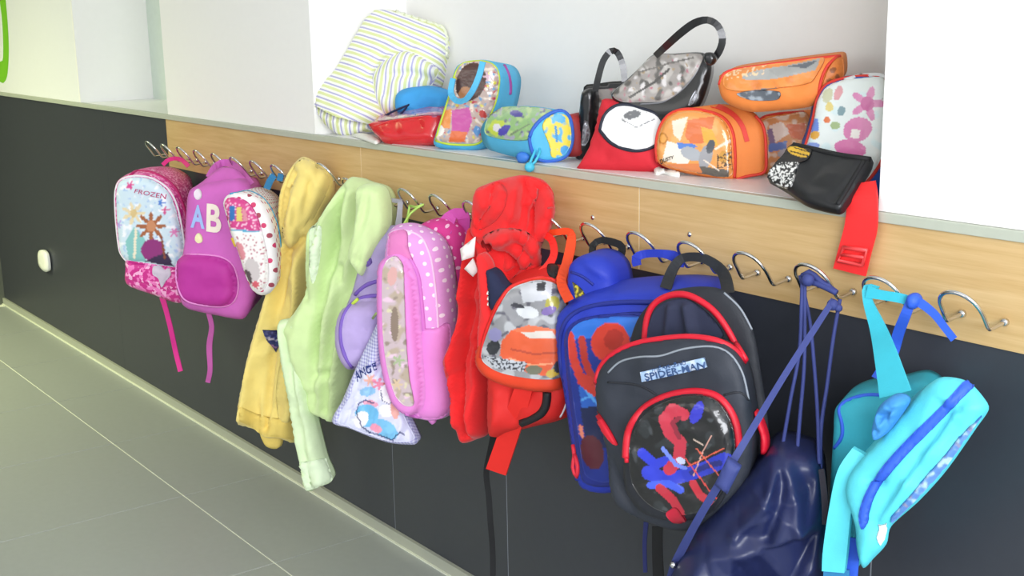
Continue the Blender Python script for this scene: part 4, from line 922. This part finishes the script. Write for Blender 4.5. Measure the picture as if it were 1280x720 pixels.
t.ribbon('handle', cloth('light_blue_strap', '58b8e6', .6), [(604, 77, -.035, 7), (600, 93, -.02, 7), (592, 112, -.01, 7), (582, 125, -.01, 7), (571, 126, -.012, 7), (564, 116, -.02, 7), (567, 98, -.035, 6)], th=.004, a=30)
# small red bag behind
t = Thing('bag', 'dark red bag mostly hidden between the blue pouch and the black handbag', 'bag', wz(715, 196, SH))
t.soft('body', cloth('dark_red_nylon', 'a83030', .6), [(704, 150), (711, 143), (722, 146), (727, 160), (727, 192), (712, 196), (700, 190)], pl(715, 172, -.105, 30), .012, .02, back=.05, wall=False, step=4)
# blue barrel pouch
t = Thing('pouch', 'light blue barrel pouch with a yellow printed end and a dangling turquoise cord', 'pouch', wz(670, 200, SH))
p5 = ps(690, 203, 62, 0)
b = t.soft('body', lb_, [(662, 172), (667, 160), (676, 150), (688, 142), (702, 138), (712, 146), (716, 170), (713, 186), (707, 196), (692, 201), (675, 200), (665, 189)], p5, .008, .02, off=(-64, -9), dback=-.045, taper=.93, wall=False, step=4, seg=6, side=.004)
t.patch('printed_top', GLOSSY, [(607, 166), (609, 150), (614, 139), (627, 135), (655, 134), (690, 138), (680, 145), (670, 154), (664, 164), (661, 174), (640, 175), (620, 172)], off=.002, step=1.6, spec=['93bc7c', ('n', 9, .12, 'b4d08c', 1), ('n', 7, .25, 'a8a8bc', 4), ('e', 646, 143, 8, 4, 10, '4a3c9a'), ('p', [(609, 164), (618, 150), (633, 152), (622, 171)], 'c8d850'), ('e', 622, 160, 5, 5, 0, 'e4e0e8'), ('e', 631, 163, 9, 5, -40, '5048b0'), ('n', 6, .36, '6a6a88', 8), ('l', [(640, 168), (662, 156)], 2, '7a8a70')])
ec = t.patch('printed_end', PRINT, [(678, 158), (686, 147), (700, 142), (709, 148), (713, 168), (711, 184), (704, 193), (690, 196), (686, 180)], off=.003, step=1.5, spec=['e4d24a', ('n', 8, .1, '54aede', 3), ('e', 699, 148, 8, 5, 30, '54aede'), ('e', 706, 188, 6, 6, 0, '4a9ed8'), ('l', [(694, 158), (696, 176)], 3, '3a8ec8')])
t.seam('rim_piping', cloth('mid_blue_piping', '3064c4', .6), [(662, 172), (667, 160), (676, 150), (688, 142), (702, 138), (712, 146), (716, 170), (713, 186), (707, 196), (692, 201), (675, 200), (665, 189), (662, 172)], .0045)
t.soft('zip_disc', cloth('blue_rubber', '3478d0', .5), [(645, 195), (650, 190), (658, 192), (661, 197), (657, 203), (648, 203)], pl(653, 197, .004, 30), .004, .01, back=.006, wall=False, step=3)
t.ball('stud', CHROME, wy(657, 183, -.03), .006)
tq = cloth('turquoise_cord', '48c0e0', .5)
t.cord('cord', tq, [(670, 180, -.03), (669, 188, -.012), (664, 200, .004), (661, 207, .012)], .003)
t.cord('cord', tq, [(674, 181, -.03), (675, 190, -.012), (669, 202, .004), (663, 208, .012)], .003)
t.ball('bead', tq, wy(662, 209, .014), .011)
# two black handbags
pvc = mat('black_patent', '16171a', .28, .03, .05, coat=.4); silv = mat('silver_emblem', '8e9096', .3, 0, .05, metal=.6)
wspec = ['98928e', ('n', 14, .0, 'b4afaa', 1), ('n', 10, .2, '5a5754', 4), ('n', 9, .28, 'd4d0d0', 7), ('n', 6, .4, 'a08a6a', 11), ('n', 6, .45, 'b06a7a', 15), ('l', [(790, 122), (820, 104), (838, 88)], 3, '4a4846'), ('l', [(800, 92), (840, 80), (868, 74)], 2, '6a6662')]
t = Thing('handbag', 'upright black handbag with clear printed front, left of the two black handbags', 'handbag', wz(735, 198, SH))
b = t.soft('body', pvc, [(729, 114), (745, 110), (770, 107), (795, 110), (800, 150), (795, 192), (745, 196), (738, 190), (733, 150)], ps(765, 194, 25), .006, .02, off=(2, -4), dback=-.17, wall=False, step=5)
sd = t.soft('end_panel', pvc, [(727, 116), (733, 111), (741, 111), (744, 120), (743, 150), (740, 170), (733, 190), (724, 200), (718, 194), (720, 170), (724, 140)], ps(730, 200, 25), .012, .015, back=.06, wall=False, step=4)
t.patch('clear_front', GLOSSY, [(746, 114), (758, 111), (772, 110), (790, 112), (792, 150), (748, 150)], off=.002, step=1.8, spec=wspec)
t.patch('emblem', silv, [(731, 150), (735, 152), (737, 170), (731, 182), (727, 182), (728, 166)], on=[sd], T=.003, R=3)
t.ribbon('handle', pvc, [(744, 114, -.07, 8), (748, 96, -.07, 8), (754, 76, -.075, 8), (763, 64, -.085, 8), (771, 65, -.1, 8), (778, 80, -.11, 8), (781, 102, -.11, 8)], th=.005, a=50)
t = Thing('handbag', 'tilted black handbag with clear printed front and tall arched handle', 'handbag', wz(830, 195, SH))
b = t.soft('body', pvc, [(764, 118), (780, 103), (800, 84), (817, 68), (840, 67), (879, 66), (889, 80), (884, 108), (873, 134), (852, 148), (826, 152), (798, 146), (776, 134)], pl(830, 110, -.12, 22, 14), .012, .03, off=(6, 2), dback=-.21, wall=False, step=5)
t.patch('clear_front', GLOSSY, [(767, 118), (782, 104), (800, 86), (818, 70), (845, 69), (877, 69), (872, 88), (857, 107), (843, 120), (827, 127), (800, 128), (778, 127)], T=.006, R=8, off=.002, step=1.6, spec=wspec)
t.seam('trim', silv, [(878, 70), (872, 88), (858, 107), (843, 120), (827, 128), (800, 130)], .002)
t.patch('emblem', silv, [(867, 116), (870, 112), (872, 120), (866, 130), (860, 132)], T=.003, R=3)
t.ribbon('handle', pvc, [(819, 70, -.1, 8), (830, 60, -.085, 9), (850, 42, -.08, 10), (868, 29, -.085, 10), (884, 25, -.09, 9), (897, 32, -.1, 9), (903, 48, -.105, 9), (899, 64, -.105, 9), (890, 76, -.1, 9)], th=.005, a=45)
t.soft('handle_tab', pvc, [(880, 67), (890, 66), (895, 74), (889, 82), (881, 78)], pl(887, 74, -.075, 30), .006, .008, back=.012, wall=False, step=3)
# red pouch with white oval
t = Thing('pouch', 'red cloth pouch with a large white oval ringed in navy', 'pouch', wz(775, 212, SH))
b = t.soft('body', cloth('crimson_cloth', 'cf2433', .8), [(753, 125), (766, 124), (782, 127), (805, 134), (826, 142), (832, 170), (827, 200), (822, 213), (780, 214), (740, 213), (721, 212), (726, 203), (735, 188), (745, 158)], ps(775, 213, 22, 16), .03, .05, back=.04, wall=False, nz=(.006, 25, 3), step=4, folds=[([(740, 205), (765, 200)], -.006, 4)])
ov = t.patch('white_oval', PRINT, [(750, 163), (755, 145), (768, 133), (785, 131), (806, 137), (824, 146), (829, 165), (820, 181), (802, 188), (784, 187), (764, 179)], T=.003, R=5, off=.002, step=1.5,
             spec=['f2f2f2', ('e', 791, 145, 11, 5, -10, '77787c'), ('l', [(778, 150), (796, 160), (818, 150)], 1.2, '6a6b70'), ('n', 3, .5, 'd0cfcc', 4)])
t.seam('oval_rim', cloth('navy_binding', '1e2334', .6), [(750, 163), (755, 145), (768, 133), (785, 131), (806, 137), (824, 146), (829, 165), (820, 181), (802, 188), (784, 187), (764, 179), (750, 163)], .004, on=[ov, b], parent=ov)
# orange pouches
org = cloth('orange_cloth', 'e8853c', .7); redp = cloth('red_piping', 'd8382a', .6)
t = Thing('pouch', 'round-topped orange pouch standing in front, clear printed face and red side zip', 'pouch', wz(875, 222, SH))
b = t.soft('body', org, [(819, 187), (821, 168), (827, 153), (837, 142), (853, 136), (874, 136), (897, 142), (910, 152), (917, 170), (919, 200), (918, 222), (905, 224), (880, 221), (850, 215), (832, 209), (822, 202)], ps(875, 221, 20, 3), .014, .03, off=(38, -5), dback=-.14, wall=False, step=4)
fp = t.patch('printed_front', GLOSSY, [(823, 187), (825, 169), (831, 155), (840, 146), (854, 140), (873, 140), (895, 146), (906, 155), (912, 171), (914, 200), (912, 220), (880, 217), (850, 211), (834, 206), (825, 199)], T=.005, R=6, off=.002, step=1.3,
        spec=['e39a4e', ('n', 12, .12, 'eca860', 2), ('p', [(842, 152), (862, 146), (858, 158), (852, 176), (844, 168)], 'ead8c4'), ('p', [(862, 150), (895, 146), (888, 178), (866, 180), (858, 170)], 'd8703a'), ('p', [(878, 158), (892, 162), (900, 182), (882, 178)], 'dca83a'), ('p', [(836, 176), (850, 180), (866, 196), (860, 206), (830, 200)], 'ece2d2'),
              ('p', [(848, 178), (870, 180), (874, 184), (850, 186)], '4f7cc8'), ('e', 866, 192, 14, 8, 20, 'a4a8ae'), ('e', 884, 196, 8, 16, 15, '9a9a9e'), ('e', 890, 183, 5, 9, 15, '4c5058'), ('p', [(870, 206), (912, 212), (912, 221), (874, 218)], '5c564e'), ('p', [(835, 204), (875, 204), (880, 216), (838, 208)], 'd88048'), ('l', [(896, 186), (916, 174)], 3, 'f0d8c0'), ('l', [(882, 200), (900, 212)], 1.6, 'e8d8c8'),
              ('e', 831, 173, 6, 7, 0, 'b8741e'), ('e', 831, 173, 4, 5, 0, 'e6a04a'), ('e', 906, 196, 6, 8, 0, 'c89030'), ('f', [(898, 190), (914, 190), (914, 210), (898, 210)], 3, .1, '4a3418', 6)])
t.text('lettering', cloth('dark_print', '2a2018', .6), 'DUSTY', [(826, 199), (843, 194), (843, 198), (827, 204)], on=[fp, b], parent=fp, bold=.02)
t.seam('front_piping', redp, [(822, 202), (820, 187), (822, 168), (828, 153), (838, 142), (853, 137), (874, 137), (897, 143), (910, 153), (917, 170), (919, 200), (918, 222)], .0035)
t.seam('back_piping', redp, [(944, 140), (953, 152), (958, 172), (959, 200), (957, 216), (945, 225), (920, 226)], .003)
t.ribbon('side_zip', redp, [(889, 132, 0, 5), (903, 136, 0, 6), (918, 145, 0, 6), (928, 158, 0, 6), (934, 177, 0, 6)], on=[b], th=.002)
t = Thing('pouch', 'orange barrel pouch with a grey printed top, highest of the orange pouches', 'pouch', wy(975, 130, -.2))
b = t.soft('body', org, [(898, 104), (903, 92), (913, 87), (935, 83), (980, 77), (1020, 72), (1047, 69), (1053, 71), (1055, 85), (1053, 98), (1040, 112), (1024, 128), (1010, 134), (975, 138), (940, 140), (918, 134), (903, 123)], pl(975, 108, -.10, 18, 20), .028, .04, off=(8, -6), dback=-.2, wall=False, nz=(.004, 30, 2), step=4)
fp = t.patch('printed_top', GLOSSY, [(906, 96), (920, 88), (950, 83), (1000, 77), (1030, 73), (1022, 92), (1012, 104), (975, 110), (930, 114), (908, 110)], off=.002, step=1.5, spec=['e0883c', ('n', 14, .15, 'd87c34', 2), ('e', 968, 92, 40, 7, -8, 'a4a4a2'), ('p', [(960, 88), (1026, 74), (1020, 88), (975, 98)], '9c9c9a'), ('p', [(985, 84), (1024, 76), (1008, 86)], '5c6068'), ('e', 955, 116, 26, 5, -6, '6a6e74'), ('f', [(908, 88), (960, 82), (955, 94), (908, 100)], 4, .2, 'e8c8a0', 5)])
t.patch('printed_side', PRINT, [(922, 117), (950, 113), (975, 115), (972, 124), (940, 125)], off=.0025, step=2, spec=['5a6068', ('n', 8, .1, '9aa2aa', 2), ('n', 6, .34, 'd8c0a8', 5)])
t.seam('piping', redp, [(899, 106), (904, 93), (914, 88), (960, 81), (1020, 73), (1050, 70)], .003)
t.patch('end_cap', PRINT, [(1046, 73), (1052, 74), (1053, 96), (1042, 108), (1027, 122), (1027, 110), (1032, 94), (1038, 82)], off=.002, step=1.5, spec=['cf7430', ('e', 1041, 88, 4, 3, -30, '8a4a1c'), ('e', 1046, 96, 3, 3, 0, '8a4a1c'), ('e', 1037, 101, 4, 3, 0, '8a4a1c'), ('e', 1034, 111, 3, 3, 0, '8a4a1c')])
t.seam('end_piping', redp, [(1047, 71), (1036, 80), (1028, 95), (1024, 112), (1022, 128)], .003)
t = Thing('pouch', 'orange pouch with a pale print, squeezed under the barrel pouch beside the printed rucksack', 'pouch', wz(985, 222, SH))
b = t.soft('body', org, [(944, 156), (952, 146), (975, 141), (1005, 139), (1018, 146), (1022, 180), (1018, 214), (985, 222), (962, 220), (946, 205)], ps(985, 219, 20, 2), .016, .03, back=.09, wall=False, step=4)
t.patch('printed_front', GLOSSY, [(950, 158), (958, 149), (980, 145), (1008, 143), (1012, 180), (1008, 208), (965, 212), (952, 205)], T=.003, R=4, off=.002, step=1.6, spec=['e0a06a', ('n', 9, .12, 'ecd8c4', 2), ('p', [(962, 158), (978, 152), (990, 166), (970, 178)], 'f0e4d8'), ('p', [(984, 156), (1008, 154), (1006, 176), (990, 172)], 'd86a36'), ('p', [(960, 162), (966, 160), (972, 184), (964, 184)], '8a7a9a'), ('p', [(962, 180), (985, 176), (984, 186), (962, 190)], '6a88c8'), ('e', 985, 192, 12, 6, 0, 'b4b4b8')])
t.seam('piping', redp, [(946, 205), (945, 160), (953, 147), (975, 142), (1005, 140)], .003)
# white printed rucksack with red strap over the edge
t = Thing('rucksack', 'white printed rucksack with blue sides, red strap hanging over the ledge', 'backpack', wz(1060, 246, SH))
ryb = cloth('blue_side_cloth', '2458b0', .65)
p11 = ps(1060, 245, 6, 6)
b = t.soft('body', ryb, [(1004, 190), (1010, 170), (1016, 148), (1021, 123), (1032, 106), (1056, 98), (1085, 95), (1104, 95), (1111, 104), (1112, 160), (1110, 215), (1098, 246), (1075, 252), (1040, 240), (1015, 222)], p11, .012, .03, off=(-6, -6), dback=-.2, wall=False, step=5)
fp = t.patch('printed_front', GLOSSY, [(1007, 192), (1013, 172), (1019, 149), (1024, 125), (1035, 109), (1056, 101), (1085, 98), (1103, 98), (1108, 106), (1109, 160), (1103, 195), (1090, 218), (1070, 236), (1040, 232), (1018, 215)], T=.006, R=6, off=.002, step=1.5,
        spec=['dfe6e4', ('n', 16, .2, 'd2e4e6', 2), ('e', 1051, 117, 5, 9, 20, 'd89aa0'), ('e', 1038, 120, 6, 9, 20, 'c8c8a8'), ('e', 1040, 134, 5, 6, 0, 'dcc878'), ('e', 1037, 150, 4, 4, 0, 'd8703a'), ('e', 1055, 139, 5, 6, 20, '7a98a0'), ('e', 1022, 160, 5, 12, 5, '6a88d4'), ('e', 1047, 157, 6, 5, 0, '9ab07a'), ('e', 1022, 169, 6, 5, -30, 'd8a03c'), ('e', 1020, 182, 8, 4, 0, '7a90d0'),
              ('s', 1087, 130, 22, 5, 'd884b4'), ('e', 1087, 130, 8, 9, 0, 'c8609c'), ('e', 1075, 162, 18, 15, -20, 'd278aa'), ('e', 1066, 186, 20, 11, 10, 'd070a4'), ('p', [(1068, 161), (1079, 163), (1076, 174), (1066, 172)], 'e8e2dc')])
t.seam('red_piping', redp, [(1005, 190), (1011, 170), (1017, 148), (1022, 123), (1033, 106), (1056, 98), (1085, 95), (1104, 96), (1111, 106), (1111, 165), (1104, 196), (1090, 220), (1070, 240)], .0035, on=[fp, b], parent=fp)
t.seam('clear_top_edge', mat('clear_vinyl_edge', 'd8d8da', .2, 0, .02, coat=.6), [(1056, 101), (1070, 97), (1085, 91), (1100, 92), (1107, 98)], .005)
stp = cloth('bright_red_webbing', 'f02a2c', .65)
t.ribbon('red_strap', stp, [(1078, 228, -.012, 34), (1080, 244, .006, 35), (1079, 262, .012, 38), (1077, 285, .013, 40), (1070, 312, .013, 40), (1063, 340, .013, 41)], th=.004, a=4)
t.tube('strap_buckle', cloth('red_plastic', 'f0484a', .35, weave=0), [wy(x, y, .022) for x, y in ((1055, 309), (1084, 313), (1078, 331), (1048, 326), (1055, 309), (1084, 313))], .0035, n=6)
t.tube('buckle_bar', cloth('red_plastic', 'f0484a', .35, weave=0), [wy(x, y, .022) for x, y in ((1051, 318), (1081, 322))], .003, n=6)
# black pouch in front
t = Thing('pouch', 'small flat black pouch with white lettering lying tilted at the ledge edge', 'pouch', wz(1030, 258, SH))
b = t.soft('body', mat('black_shiny_cloth', '1c1d20', .38, .06, .06), [(992, 178, 1), (1020, 184), (1050, 191), (1089, 196, 1), (1086, 206), (1070, 232), (1052, 258, 1), (1046, 261), (1025, 257), (1004, 250), (980, 234), (959, 222, 1), (964, 212), (977, 196)], Plane(wz(1030, 259, SH+.004), 8, 50), .008, .02, back=.014, wall=False, step=3.5, facet=[(.004, 20, 1, 6)], edge=.012,
           folds=[([(1080, 208), (1060, 236), (1042, 252)], -.005, 4)])
yp = t.patch('printed_corner', PRINT, [(960, 221), (966, 210), (978, 196), (992, 181), (1014, 187), (1010, 200), (998, 206), (990, 232), (980, 233)], off=.0025, step=1.2, spec=['1d1e20', ('p', [(966, 210), (976, 204), (1000, 204), (992, 234), (978, 234), (960, 221)], '26282a'), ('f', [(966, 210), (976, 204), (1000, 204), (992, 234), (978, 234), (960, 221)], 3.2, .02, 'e4e4e2', 3), ('e', 999, 191, 14, 6, 15, 'd8ac34'), ('l', [(988, 190), (1010, 196)], 1.5, '2a2418'), ('l', [(990, 195), (1004, 199)], 1.5, '2a2418'), ('l', [(994, 186), (1012, 191)], 1.2, '2a2418')])
t.seam('zip_edge', BLACKW, [(992, 181), (1020, 187), (1050, 194), (1087, 199)], .005)
t.seam('side_binding', BLACKW, [(1080, 201), (1064, 228), (1047, 256)], .004)
# white strip at the edge
t = Thing('name_tag', 'small white plastic tag lying on the ledge below the orange pouch', 'tag', wz(835, 214, SH))
t.soft('tag', PLASTIC, [(818, 210), (823, 208), (829, 211), (840, 212), (850, 215), (849, 218), (838, 217), (828, 214), (822, 217), (818, 215)], Plane(wz(835, 215, SH+.006), 0, 80), .003, .006, back=.005, wall=False, step=2.5)
